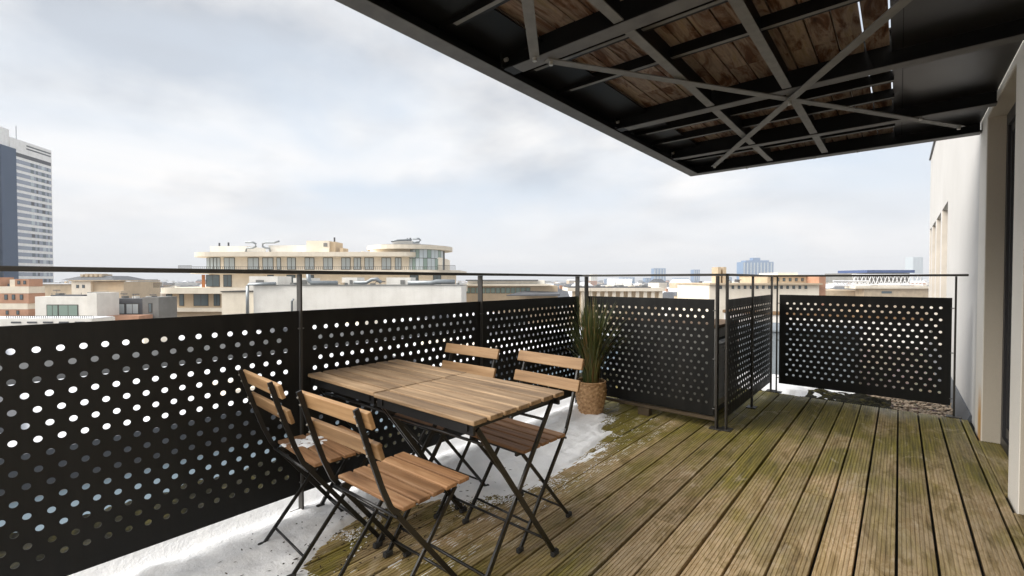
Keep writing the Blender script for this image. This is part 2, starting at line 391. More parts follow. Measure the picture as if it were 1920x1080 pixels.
M['orange'] = pm('orange_brown_door', S(176, 112, 62), 0.7)
M['cityground'] = pm('city_ground', S(120, 116, 112), 0.9, 0, 0.25, 0.02)
M['lattice'] = pm('white_steel_lattice', S(225, 226, 228), 0.6)
M['blueroof'] = pm('blue_roof_sheet', S(78, 96, 138), 0.6)

# ================================================================== LARGE STRUCTURE
# ---- city ground out to the horizon
m = MB(); m.add([(-9000, -9000, -24), (9000, -9000, -24), (9000, 9000, -24), (-9000, 9000, -24)], [(0, 1, 2, 3)])
tag(m.build('ground', M['cityground']), kind='structure')

# ---- roof terrace slab under and around the deck
m = MB(); m.box(-2.52, 0.9, -3.2, 5.52, -0.30, -0.032)
deck = tag(m.build('deck', M['under']), kind='structure')
PITCH = 0.135
def plank_mesh(wd, L, ng=7):
    prof = [(0, -0.027), (wd, -0.027), (wd, -0.002), (wd - 0.002, 0)]
    gp = (wd - 0.012) / ng
    for k in range(ng - 1, -1, -1):
        c = 0.006 + gp * (k + 0.5)
        prof += [(c + 0.0032, 0), (c + 0.0018, -0.0028), (c - 0.0018, -0.0028), (c - 0.0032, 0)]
    prof += [(0.002, 0), (0, -0.002)]
    m = MB(); n = len(prof); m.extrude(prof, 'y', 0, L)
    me = m.mesh('plank'); me.materials.append(M['deck'])
    bm = bmesh.new(); bm.from_mesh(me); bmesh.ops.recalc_face_normals(bm, faces=bm.faces); bm.to_mesh(me); bm.free()
    return me
_pk = {}
def plank(x0, wd, ya, yb):
    k = (round(wd, 3), round(yb - ya, 3))
    if k not in _pk: _pk[k] = plank_mesh(wd, yb - ya, 7 if wd > 0.1 else 2)
    o = link('plank', _pk[k], deck, (x0, ya, random.uniform(-0.0015, 0.0005)), (0, R(random.uniform(-0.25, 0.25)), R(random.uniform(-0.03, 0.03))))
    return o
joint = {-3: 3.02, -2: 3.30, -7: 2.2, -11: 3.1, 1: -0.5, -5: 0.3, -9: 1.4}
for k in range(-18, 4):
    x0 = 0.005 + PITCH * k + 0.0055; wd = PITCH - 0.011 + random.uniform(-0.0015, 0.0015)
    if k == 3: wd = 0.040
    y1 = 5.47 + random.uniform(-0.008, 0.008)
    if k in joint: plank(x0, wd, -3.0, joint[k] - 0.0015); plank(x0, wd, joint[k] + 0.0015, y1)
    else: plank(x0, wd, -3.0, y1)
plank(0.463, 0.127, 3.735, 4.825); plank(0.463, 0.127, 1.0, 3.445)

# ---- green roof beyond the deck
def relief(name, x0, x1, y0, y1, st, z, amp, fr, mat, kind):
    nx, ny = max(2, int((x1 - x0) / st)), max(2, int((y1 - y0) / st)); vs_ = []; fs = []
    for j in range(ny + 1):
        for i in range(nx + 1):
            x = x0 + (x1 - x0) * i / nx; y = y0 + (y1 - y0) * j / ny
            vs_.append((x, y, z + amp * noise.fractal(Vector((x * fr, y * fr, z)), 1.0, 2.0, 4)))
    for j in range(ny):
        for i in range(nx):
            a = j * (nx + 1) + i; fs.append((a, a + 1, a + nx + 2, a + nx + 1))
    return tag(MB().add(vs_, fs).build(name, mat, smooth=True), kind=kind)
m = MB(); m.box(-3.3, 0.9, 5.53, 13.6, -0.5, -0.16); m.box(-3.3, -2.53, -4, 5.53, -0.5, -0.10)
tag(m.build('roof', M['gravel']), kind='structure')
relief('moss', -3.28, -2.60, -2.5, 5.5, 0.03, -0.055, 0.05, 7, M['moss'], 'stuff')
relief('moss', -2.3, -0.05, 5.535, 6.25, 0.03, -0.06, 0.05, 8, M['moss'], 'stuff')
# loose pebbles by the wall
m = MB(); rng = random.Random(3)
for _ in range(900):
    x = rng.uniform(-0.35, 0.44); y = rng.uniform(5.54, 7.0); r_ = rng.uniform(0.012, 0.03); a = rng.uniform(0, 3.14)
    z = -0.13 + rng.uniform(0, 0.03); sx, sy, sz = r_ * rng.uniform(0.8, 1.6), r_, r_ * 0.5
    ca, sa = math.cos(a), math.sin(a); pts = []
    for (px, py, pz) in ((1, 0, 0), (0.5, 0.87, 0.1), (-0.5, 0.87, 0), (-1, 0, 0.1), (-0.5, -0.87, 0), (0.5, -0.87, 0.1), (0, 0, 1), (0, 0, -1)):
        px *= sx; py *= sy; pts.append((x + px * ca - py * sa, y + px * sa + py * ca, z + pz * sz))
    m.add(pts, [(i, (i + 1) % 6, 6) for i in range(6)] + [((i + 1) % 6, i, 7) for i in range(6)])
tag(m.build('pebbles', M['stone'], smooth=True), kind='stuff')

# ---- snow: on the deck along the railing, the bank behind it, and a patch beyond the far fence
EDGE = [(-3, -1.62), (0.3, -1.66), (0.75, -1.74), (0.95, -1.86), (1.2, -2.02), (1.4, -2.02), (1.6, -1.86), (1.78, -1.66), (2.1, -1.60), (2.5, -1.58), (2.86, -1.66), (3.2, -1.74), (3.48, -1.84), (3.62, -2.02), (3.74, -2.36), (6, -2.5)]
def lerp_tab(t, y):
    for (a, b), (c, d) in zip(t, t[1:]):
        if a <= y <= c: return b + (d - b) * (y - a) / (c - a)
    return t[-1][1]
def sstep(t): t = max(0.0, min(1.0, t)); return t * t * (3 - 2 * t)
def snow_h(x, y):
    fr = noise.fractal(Vector((x * 9, y * 1.6, 2.0)), 1.0, 2.0, 4)
    fine = noise.fractal(Vector((x * 22, y * 22, 5.0)), 1.0, 2.0, 3)
    e = lerp_tab(EDGE, y) + 0.11 * fr + 0.018 * fine
    d = e - x
    h = 0.028 * sstep((d + 0.01) / 0.10) * (0.75 + 0.5 * noise.noise(Vector((x * 11, y * 9, 7)))) - 0.0035
    h += 0.006 * noise.noise(Vector((x * 6, y * 3, 0))) * sstep(d / 0.15) + 0.004 * fine
    # melting into the board gaps near the edge
    g = ((x - 0.005) / PITCH) % 1.0; gd = min(g, 1 - g) * PITCH
    h -= 0.012 * sstep(1 - gd / 0.014) * sstep(1 - d / 0.16)
    # thawed hollow under the near chairs
    hol = max(0.0, 1 - ((x + 1.86) / 0.20) ** 2 - ((y - 1.2) / 0.34) ** 2)
    h -= 0.05 * hol * (0.75 + 0.9 * fr + 0.7 * fine)
    if x < -2.33:
        t = -2.33 - x
        h = max(h, 0.0) * sstep(1 - t / 0.04) + 0.062 * sstep((t - 0.015) / 0.14) * (1 - 0.35 * sstep((t - 0.22) / 0.12)) + 0.006 * noise.noise(Vector((x * 5, y * 2.5, 9))) + 0.0015 * fine + 0.003
        if t > 0.33: h -= (t - 0.33) * 1.6
    return h
st = 0.0125; x0, x1, y0, y1 = -2.74, -1.40, -1.6, 3.80
nx, ny = int((x1 - x0) / st), int((y1 - y0) / (st * 1.4)); vs_ = []; hh = []
for j in range(ny + 1):
    for i in range(nx + 1):
        x = x0 + (x1 - x0) * i / nx; y = y0 + (y1 - y0) * j / ny; h = snow_h(x, y); hh.append(h); vs_.append((x, y, h))
fs = []
for j in range(ny):
    for i in range(nx):
        q = (j * (nx + 1) + i, j * (nx + 1) + i + 1, (j + 1) * (nx + 1) + i + 1, (j + 1) * (nx + 1) + i)
        if max(hh[k] for k in q) > -0.004: fs.append(q)
used = sorted({i for f in fs for i in f}); remap = {a: b for b, a in enumerate(used)}
tag(MB().add([vs_[i] for i in used], [tuple(remap[i] for i in f) for f in fs]).build('snow', M['snow'], smooth=True), kind='stuff')
vs_ = []; fs = []; nx, ny = 60, 44
for j in range(ny + 1):
    for i in range(nx + 1):
        x = -1.6 + 1.25 * i / nx; y = 5.62 + 1.1 * j / ny
        ed = min((x + 1.6) / 0.1, (-0.62 - x) / 0.3, (y - 5.66 - 0.1 * (x + 1.6)) / 0.08, (6.7 - y) / 0.2)
        vs_.append((x, y, -0.07 + 0.06 * sstep(ed + noise.fractal(Vector((x * 6, y * 6, 1)), 1, 2, 3) * 0.7) - 0.03 * (ed < -0.6)))
for j in range(ny):
    for i in range(nx): a = j * (nx + 1) + i; fs.append((a, a + 1, a + nx + 2, a + nx + 1))
tag(MB().add(vs_, fs).build('snow', M['snow'], smooth=True), kind='stuff')

rng = random.Random(17); m = MB(); nb = 0
while nb < 2200:
    y = rng.uniform(0.2, 3.72); x = lerp_tab(EDGE, y) + rng.gauss(0.0, 0.06)
    if x > -1.35 or x < -2.25 or snow_h(x, y) > 0.004: continue
    if noise.noise(Vector((x * 5, y * 5, 4.0))) < 0.05: continue
    r_ = rng.uniform(0.001, 0.0042) ; nb += 1; pts = []
    for (px, py, pz) in ((1, 0, 0.2), (0.4, 0.9, 0.1), (-0.6, 0.8, 0.3), (-1, -0.1, 0.1), (-0.4, -0.9, 0.2), (0.6, -0.8, 0.1), (0, 0, 0.8)):
        pts.append((x + px * r_ * rng.uniform(0.7, 1.4), y + py * r_ * rng.uniform(0.8, 1.9), 0.0 + pz * r_))
    m.add(pts, [(i, (i + 1) % 6, 6) for i in range(6)])
tag(m.build('snow_crumbs', M['snow'], smooth=True), kind='stuff')

rng = random.Random(29); m = MB()
for _ in range(420):
    x, y = rng.gauss(-1.88, 0.16), rng.gauss(1.2, 0.34)
    if x < -2.3: continue
    a = rng.uniform(0, 6.28); L_, w_ = rng.uniform(0.003, 0.014), rng.uniform(0.0012, 0.004); z = max(snow_h(x, y), 0.0) + 0.001
    ca, sa = math.cos(a), math.sin(a)
    m.add([(x + px * ca - py * sa, y + px * sa + py * ca, z + pz) for px, py, pz in ((-L_, 0, 0.001), (0, -w_, 0.003), (L_, 0, 0.0015), (0, w_, 0.0005))], [(0, 1, 2, 3)])
tag(m.build('leaf_litter', M['soil']), kind='stuff')

# ---- the apartment block's own wall on the right
wall = thing('apartment_wall', 'rendered apartment wall with glazed doors along the right of the deck', 'building')
WX = 0.478
m = MB()
m.box(WX, 0.85, 4.83, 5.20, -0.03, 2.395); m.box(WX, 0.85, 3.45, 3.73, -0.03, 2.395); m.box(WX, 0.85, -3.2, 1.0, -0.03, 2.395)
m.box(WX, 0.85, -3.2, 5.20, 2.395, 3.80)
m.build('wall', M['plaster'], wall)
FX = 0.49
def far_wall():
    m = MB(); op = [(8.56, 9.72), (9.93, 11.09), (11.3, 12.46), (12.68, 13.3)]
    ys = 5.2
    for a, b in op: m.box(FX, 0.85, ys, a, -0.5, 2.27); ys = b
    m.box(FX, 0.85, ys, 13.5, -0.5, 2.27); m.box(FX, 0.85, 5.2, 13.5, 2.27, 3.80)
    m.build('wall', M['plaster_far'], wall)
    for a, b in op:
        cbox('jamb', FX + 0.004, 0.8, b - 0.03, b - 0.002, -0.4, 2.268, M['jamb'], wall, 0)
        wn = cbox('window', 0.74, 0.78, a + 0.002, b - 0.032, -0.4, 2.268, M['frame'], wall, 0)
        cbox('pane', -0.024, -0.0205, -(b - a) / 2 + 0.08, (b - a) / 2 - 0.08, -1.25, 1.25, M['wglass'], wn, 0)
far_wall()
cbox('roof_edge', 0.462, 0.88, -3.2, 13.54, 3.802, 3.835, M['frame'], wall, 0.004)
m = MB(); m.extrude([(0.40, -0.17), (0.489, -0.17), (0.489, 0.03), (0.478, 0.03)], 'y', 5.53, 13.4); m.build('flashing', M['flash'], wall)
for (ya, yb) in ((3.73, 4.83), (1.0, 3.45)):
    rv = MB()   # reveal lining: two jambs and head, slightly proud
    rv.box(WX + 0.004, 0.60, yb - 0.012, yb - 0.001, 0.002, 2.383); rv.box(WX + 0.004, 0.60, ya + 0.001, ya + 0.012, 0.002, 2.383); rv.box(WX + 0.004, 0.60, ya + 0.001, yb - 0.001, 2.383, 2.3935)
    rv.build('reveal', M['reveal'], wall)
    d = thing('glazed_door', None, None); d.parent = wall
    m = MB(); y0_, y1_ = ya + 0.013, yb - 0.013
    m.box(0.575, 0.64, y0_, y0_ + 0.06, 0.0, 2.382); m.box(0.575, 0.64, y1_ - 0.06, y1_, 0.0, 2.382); m.box(0.575, 0.64, y0_ + 0.06, y1_ - 0.06, 2.295, 2.382); m.box(0.575, 0.64, y0_ + 0.06, y1_ - 0.06, 0.0, 0.07)
    m.build('frame', M['frame'], d)
    m = MB(); a, b = y0_ + 0.062, y1_ - 0.062
    m.box(0.59, 0.63, a, a + 0.045, 0.072, 2.293); m.box(0.59, 0.63, b - 0.045, b, 0.072, 2.293); m.box(0.59, 0.63, a + 0.045, b - 0.045, 2.235, 2.293); m.box(0.59, 0.63, a + 0.045, b - 0.045, 0.072, 0.15)
    m.build('sash', M['frame'], d)
    m = MB(); m.box(0.606, 0.612, a + 0.04, b - 0.04, 0.145, 2.24); m.build('pane', M['door_glass'], d)
    m = MB(); nn = 40; prof = [(0.70 + 0.02 * math.sin(k * 1.3), a + (b - a) * k / nn) for k in range(nn + 1)]
    m.add([(p[0], p[1], 0.05) for p in prof] + [(p[0], p[1], 2.4) for p in prof], [(k, k + 1, nn + 2 + k, nn + 1 + k) for k in range(nn)])
    m.build('curtain', M['curtain'], d)

# ---- the steel balcony overhead
bal = thing('steel_balcony', 'black steel-framed balcony with timber boards overhead, seen from below', 'balcony', (0, 0, 2.35))
def bp(name, mb, mat): return mb.build(name, mat, bal)
XL, XW, YF, YB = -1.78, 0.472, 5.16, 0.56
bp('edge_beam', MB().extrude([(XL, 0), (XL + 0.10, 0), (XL + 0.10, 0.011), (XL + 0.010, 0.013), (XL + 0.010, 0.207), (XL + 0.07, 0.209), (XL + 0.07, 0.22), (XL, 0.22)], 'y', YB, YF - 0.0), M['beam'])
bp('front_beam', MB().extrude([(YF, 0), (YF, 0.22), (YF - 0.07, 0.22), (YF - 0.07, 0.209), (YF - 0.010, 0.207), (YF - 0.010, 0.012), (YF - 0.095, 0.010), (YF - 0.095, -0.001)], 'x', XL + 0.011, XW), M['beam'])
bp('edge_flange', MB().extrude([(XL + 0.0, -0.004), (XL + 0.10, -0.004), (XL + 0.10, -0.0005), (XL + 0.0, -0.0005)], 'y', YB, YF - 0.096), M['flange'])  # thin skin under the beam carrying the painted-in underside light
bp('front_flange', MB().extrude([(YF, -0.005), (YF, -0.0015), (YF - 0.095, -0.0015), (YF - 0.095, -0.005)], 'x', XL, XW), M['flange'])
bp('edge_strip', MB().extrude([(XL + 0.0102, 0.10), (XL + 0.055, 0.10), (XL + 0.055, 0.106), (XL + 0.0102, 0.106)], 'y', YB, YF - 0.012), M['beam'])
BEAMS = [(0.62, 0.10), (1.93, 0.088), (3.23, 0.08), (4.35, 0.07)]
for (y, fw) in BEAMS:
    a = fw / 2
    bp('cross_beam', MB().extrude([(y - a, 0.001), (y + a, 0.001), (y + a, 0.011), (y + 0.004, 0.012), (y + 0.004, 0.19), (y + a, 0.191), (y + a, 0.2), (y - a, 0.2), (y - a, 0.191), (y - 0.004, 0.19), (y - 0.004, 0.012), (y - a, 0.011)], 'x', XL + 0.115, XW), M['beam'])
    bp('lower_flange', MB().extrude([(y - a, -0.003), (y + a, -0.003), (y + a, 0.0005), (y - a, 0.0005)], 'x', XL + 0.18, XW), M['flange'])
    cbox('end_plate', XL + 0.102, XL + 0.114, y - 0.055, y + 0.055, 0.012, 0.19, M['beam'], bal, 0.001)
bolt_me = cyl_mesh('bolt', 0.011, 0.02, M['zinc'], 8)
for (y, fw) in BEAMS:
    for dy in (-0.033, 0.033):
        for z in (0.055, 0.14): link('bolt', bolt_me, bal, (XL + 0.124, y + dy, z), (0, R(90), 0))
YS = [0.62, 1.93, 3.23, 4.35, YF - 0.1]
for i in range(len(YS) - 1):
    ya, yb = YS[i] + 0.052, YS[i + 1] - 0.052
    for x in (-0.97, -0.53):
        bp('purlin', MB().extrude([(x - 0.024, 0.002), (x + 0.024, 0.002), (x + 0.024, 0.008), (x - 0.024, 0.008)], 'y', ya, yb), M['galv_lit'])  # paler than its web: light on the lower face put into the colour
        bp('purlin_web', MB().extrude([(x - 0.004, 0.0085), (x + 0.004, 0.0085), (x + 0.004, 0.1185), (x - 0.004, 0.1185)], 'y', ya, yb), M['beam'])
    nj = max(1, round((yb - ya) / 0.39) - 1)
    for k in range(nj):
        y = ya + (yb - ya) * (k + 1) / (nj + 1)
        if i == 1: y = (2.10, 2.47, 2.86)[k] if k < 3 else y
        bp('joist', MB().extrude([(y, 0.062), (y + 0.042, 0.062), (y + 0.042, 0.066), (y + 0.005, 0.067), (y + 0.005, 0.1185), (y, 0.1185)], 'x', XL + 0.058, -0.04), M['beam'])
        bp('joist_lip', MB().extrude([(y - 0.001, 0.0595), (y + 0.022, 0.0595), (y + 0.022, 0.0615), (y - 0.001, 0.0615)], 'x', XL + 0.16, -0.04), M['galv_lit'])  # paler strip added to paint in the joist's lit lower edge
# boards above
bm_ = MB(); bm_.box(0, 0.0985, 0, 2.4, 0, 0.026); bme = bm_.mesh('board'); bme.materials.append(M['over'])
bmb = MB(); bmb.box(0, 0.1005, 0, 2.55, 0, 0.026); bme2 = bmb.mesh('board'); bme2.materials.append(M['over'])
bmc = MB(); bmc.box(0, 0.0985, 0, 2.17, 0, 0.026); bme3 = bmc.mesh('board'); bme3.materials.append(M['over'])
k = 0; x = -0.051 - 0.1038
while x > XL + 0.02:
    for (ya, me) in ((0.57, bme), (2.972, bme3)):
        link('board', me, bal, (x, ya, 0.121 + random.uniform(0, 0.002)))
    x -= 0.1072 + (0.0 if k % 4 else 0.001); k += 1
for i in range(len(YS) - 1):
    ya, yb = YS[i] + 0.006, YS[i + 1] - 0.006
    if i == len(YS) - 2: yb = YF - 0.012
    cbox('soffit_panel', -0.047, -0.0015, ya, yb, 0.085, 0.095, M['soffit'], bal, 0)
    cbox('soffit_panel', 0.0015, XW, ya, yb, 0.085, 0.095, M['soffit'], bal, 0)
    cbox('edge_panel', XL + 0.058, -1.43, ya, yb, 0.088, 0.094, M['beam'], bal, 0)
    cbox('seam_light_stop', -0.03, XW, ya, yb, 0.0965, 0.10, M['beam'], bal, 0)  # unseen sheet added to keep light from leaking through the soffit seam
gap_light_stop = relief('snow', XL + 0.03, -0.215, YB + 0.02, YF - 0.03, 0.05, 2.35 + 0.165, 0.012, 3, M['snow'], 'stuff')  # unseen snow layer, added and sized to keep light out of board gaps
def brace(a, b, z):
    a, b = Vector((*a, z)), Vector((*b, z))
    MB().sweep([a, b], 0.05, 0.006, (0, 0, 1)).build('brace', M['galv_lit'], bal)
    for p in (a + (b - a).normalized() * 0.03, b - (b - a).normalized() * 0.03): link('bolt', bolt_me, bal, (p.x, p.y, z - 0.012))
brace((-1.42, 1.94), (0.34, 4.80), -0.006); brace((-1.43, 4.80), (0.33, 1.93), -0.016); brace((-1.46, 1.90), (-0.58, 0.60), -0.006)
link('bolt', bolt_me, bal, (-0.545, 3.365, -0.03))
for (x, y) in ((-0.62, 5.1), (-0.30, 5.1), (-1.2, 5.11), (0.1, 4.36)): link('bolt', bolt_me, bal, (x, y, -0.008))

# ---- railings with perforated panels
HP = 0.0617; RP = HP * 0.866; HR = 0.0114
def panel_mesh(wd, rows=15, z0=0.10, z1=1.04, th=0.003, lip=0.0, HP=HP):
    ncol = int((wd - 0.09) / HP) + 1
    gx0 = (wd - (ncol - 1) * HP) / 2; top = z1 - 0.09; nseg = 16
    hz0 = top - (rows - 1) * RP - RP / 2; hz1 = top + RP / 2
    m = MB()
    for sgn in (0, 1):       # front and back skins
        y = 0 if sgn == 0 else th
        def rect(a, b, c, d):
            q = [(a, y, c), (b, y, c), (b, y, d), (a, y, d)]
            m.add(q if sgn == 0 else q[::-1], [(0, 1, 2, 3)])
        rect(0, wd, z0, hz0); rect(0, wd, hz1, z1)
        for r_ in range(rows):
            cz = top - r_ * RP; n = ncol - (r_ % 2); xs = gx0 + (HP / 2 if r_ % 2 else 0)
            rect(0, xs - HP / 2, cz - RP / 2, cz + RP / 2); rect(xs + (n - 1) * HP + HP / 2, wd, cz - RP / 2, cz + RP / 2)
            for k in range(n):
                cx = xs + k * HP; P = []
                for s_ in range(nseg):
                    a = 2 * math.pi * (s_ + 0.5) / nseg; dx, dz = math.cos(a), math.sin(a)
                    t = min(HP / 2 / max(abs(dx), 1e-9), RP / 2 / max(abs(dz), 1e-9))
                    # nearest of a regular subdivision of the cell border (corners included)
                    P.append((cx + dx * t, y, cz + dz * t))
                C = [(cx + HR * math.cos(2 * math.pi * (s_ + 0.5) / nseg), y, cz + HR * math.sin(2 * math.pi * (s_ + 0.5) / nseg)) for s_ in range(nseg)]
                fs = [(s_, (s_ + 1) % nseg, nseg + (s_ + 1) % nseg, nseg + s_) for s_ in range(nseg)]
                if sgn == 0: fs = [f[::-1] for f in fs]
                m.add(P + C, fs)
                # fill the four corner slivers of the cell
                for (ex, ez) in ((1, 1), (-1, 1), (-1, -1), (1, -1)):
                    cor = (cx + ex * HP / 2, y, cz + ez * RP / 2)
                    near = sorted(P, key=lambda p: (p[0] - cor[0]) ** 2 + (p[2] - cor[2]) ** 2)[:2]
                    if abs(near[0][0] - near[1][0]) > 1e-6 and abs(near[0][2] - near[1][2]) > 1e-6: m.add([cor, near[0], near[1]], [(0, 1, 2)])
                if sgn == 1:
                    B = [(c[0], 0, c[2]) for c in C]
                    m.add(C + B, [(s_, (s_ + 1) % nseg, nseg + (s_ + 1) % nseg, nseg + s_) for s_ in range(nseg)])
    for q in ([(0, 0, z0), (0, th, z0), (0, th, z1), (0, 0, z1)], [(wd, 0, z0), (wd, th, z0), (wd, th, z1), (wd, 0, z1)], [(0, 0, z0), (wd, 0, z0), (wd, th, z0), (0, th, z0)], [(0, 0, z1), (wd, 0, z1), (wd, th, z1), (0, th, z1)]): m.add(q, [(0, 1, 2, 3)])
    if lip: m.box(0, wd, th + 0.0005, th + lip, z0, z0 + 0.004)
    me = m.mesh('panel'); me.materials.append(M['panel'])
    return me
stud_me = cyl_mesh('stud', 0.004, 0.022, M['flange'], 8)
def railing(label, P, Q, stops, panels, post_dim=(0.045, 0.009), rail=True, ext=(0.0, 0.0), post_z0=0.0, ptop=1.228, gap=0.022, dimd=None, psetback=0.0, z1=1.04, top=1.247, hp=HP, th=0.003):
    P = Vector((*P, 0)); Q = Vector((*Q, 0)); d = (Q - P); L = d.length; rz = math.atan2(d.y, d.x)
    t = thing('railing', label, 'railing', P, rz)
    if rail: cbox('handrail', -ext[0], L + ext[1], -0.022, 0.022, ptop, top, M['rail'], t, 0.002)
    for s_ in stops:
        cbox('post', s_ - post_dim[1] / 2, s_ + post_dim[1] / 2, -post_dim[0] / 2, post_dim[0] / 2, post_z0, ptop - 0.001, M['rail'], t, 0.001)
        cbox('base_plate', s_ - 0.05, s_ + 0.05, -0.04, 0.04, 0.001, 0.008, M['rail'], t, 0.001)
    for (a, b) in panels:
        p = link('panel', panel_mesh(b - a, lip=0.02, z1=z1, HP=hp, th=th), t, (a, psetback, 0))
        for e, sg in ((a, -1), (b, 1)):
            for z in (0.16, 0.56, 0.95): link('stud', stud_me, t, (e - sg * 0.002 + sg * 0.004, psetback - 0.008, z), (0, R(90), 0))
    return t
g = 0.006
# long side: local x along -Y..+Y ; local -y faces the deck when direction is chosen so
railing('long dark railing with perforated metal panels along the snowy deck edge behind the table', (-2.344, -1.58), (-2.344, 3.745), [0.0, 1.33, 2.651, 3.974, 5.30],
        [(0.0 + g, 1.33 - g), (1.33 + g, 2.651 - g), (2.651 + g, 3.974 - g), (3.974 + g, 5.30 - g)], ext=(0.02, 0.03), psetback=-0.006)
railing('short dark perforated railing panel across the deck, behind the potted reed plant', (-2.344, 3.835), (-1.085, 3.835), [0.03, 1.238], [(0.05, 1.216)], post_dim=(0.05, 0.016), ext=(0.02, 0.05))
railing('narrow dark perforated railing running away beside the air conditioner enclosure', (-1.04, 3.86), (-1.04, 5.54), [0.0, 0.83, 1.66], [(0.022, 0.808), (0.852, 1.638)], post_dim=(0.014, 0.042), ext=(0.03, 0.01), hp=0.076, th=0.0015)
railing('dark perforated railing panel closing the far end of the deck against the white wall', (-0.985, 5.50), (0.375, 5.50), [0.0, 1.36], [(0.022, 1.338)], post_dim=(0.012, 0.014), ext=(0.07, 0.075))
# timber batten below the short railing
bt = MB(); bt.box(-2.26, -1.11, 3.815, 3.86, 0.066, 0.088); tag(bt.build('timber_batten', M['dark_timber']), 'weathered brown timber batten under the short perforated railing', 'batten')
bt = MB(); bt.box(-1.76, -1.66, 3.80, 3.87, 0.001, 0.064); tag(bt.build('wood_block', M['dark_timber']), 'small brown wood block propping the batten on the deck', 'block')

# ---- air conditioner behind the short railing
ac = thing('air_conditioner', 'grey louvred air conditioning unit standing inside the railing enclosure', 'air conditioner', (-1.65, 4.3, 0))
cbox('casing', -0.47, 0.47, -0.20, 0.44, 0.10, 0.78, M['ac'], ac, 0.012, 2)
cbox('cover_board', -0.48, 0.48, -0.21, 0.45, 0.782, 0.81, M['board_brown'], ac, 0.003)
for x in (-0.38, 0.38): cbox('foot', x - 0.03, x + 0.03, -0.28, 0.32, 0.0, 0.099, M['ac_dark'], ac, 0.003)
lm = MB(); lm.extrude([(0, 0), (0.028, -0.022), (0.028, -0.018), (0.002, 0.004)], 'y', -0.24, 0.28); lme = lm.mesh('louvre'); lme.materials.append(M['ac'])
cbox('louvre_frame', 0.471, 0.474, -0.26, 0.30, 0.18, 0.70, M['ac_dark'], ac, 0)
for k in range(16): link('louvre', lme, ac, (0.475, 0, 0.21 + k * 0.031))

# ---- roof things past the far fence
o = thing('vent_box', 'low blue-grey sheet metal box on the roof beyond the far railing', 'roof box', (-0.95, 7.4, -0.16))
cbox('box', -0.75, 0.55, -0.5, 0.6, 0, 0.66, M['bluegrey'], o, 0.01); cbox('lid', -0.79, 0.59, -0.54, 0.64, 0.662, 0.69, M['bluegrey'], o, 0.005)
o = thing('parapet', 'white parapet wall with brown coping beyond the far railing', 'parapet', (-3.3, 12.0, 0))
cbox('wall', 0, 3.76, 0, 0.25, -0.16, 0.38, M['plaster_far'], o, 0); cbox('coping', -0.03, 3.765, -0.04, 0.29, 0.382, 0.45, M['board_brown'], o, 0.004)

# ================================================================== FURNITURE
def make_table():
    t = thing('folding_table', None, 'table')
    n = 7; pit = 0.0812
    for k in range(n): 
        y = (k - (n - 1) / 2) * pit
        e1, e2 = random.uniform(-0.003, 0.002), random.uniform(-0.002, 0.003)
        cbox('slat', -0.3035 + e1, 0.3035 + e2, y - 0.0346, y + 0.0346, 0.694, 0.712 + random.uniform(-0.0008, 0.0012), M['wood_table'], t, 0.004, 2)
    for x in (-0.255, 0.255):
        m = MB(); m.box(x - 0.012, x + 0.012, -0.275, 0.275, 0.668, 0.6935); m.build('top_rail', M['black_steel'], t)
    for y in (-0.262, 0.262):
        m = MB(); m.box(-0.29, 0.29, y - 0.006, y + 0.006, 0.655, 0.690); m.build('apron', M['black_steel'], t)
    for x, sg in ((-0.286, 1), (0.286, 1), (-0.264, -1), (0.264, -1)):
        MB().sweep([(x, -0.245 * sg, 0.672), (x, 0.235 * sg, 0.012)], 0.020, 0.010).build('leg', M['black_steel'], t)
        cbox('foot_cap', x - 0.011, x + 0.011, 0.235 * sg - 0.022, 0.235 * sg + 0.022, 0.0, 0.026, M['rubber'], t, 0.005)
    for sg, xx in ((1, 0.281), (-1, 0.259)):
        for z in (0.10, 0.60):
            yy = 0.235 * sg + (-0.48 * sg) * (z - 0.012) / 0.66
            MB().tube([(-xx, yy, z), (xx, yy, z)], 0.006, 8).build('stretcher', M['black_steel'], t, True)
    return t
tb = make_table(); tb.location = (-2.03, 1.382, 0); tb['label'] = 'slatted wooden folding table half standing against the perforated railing'
tb['group'] = 'two folding tables pushed together'
t2 = copy_tree(tb); t2.location = (-1.412, 1.374, 0); t2.rotation_euler = (0, 0, R(0.4)); t2['label'] = 'slatted wooden folding table half farther from the railing, nearest the open deck'

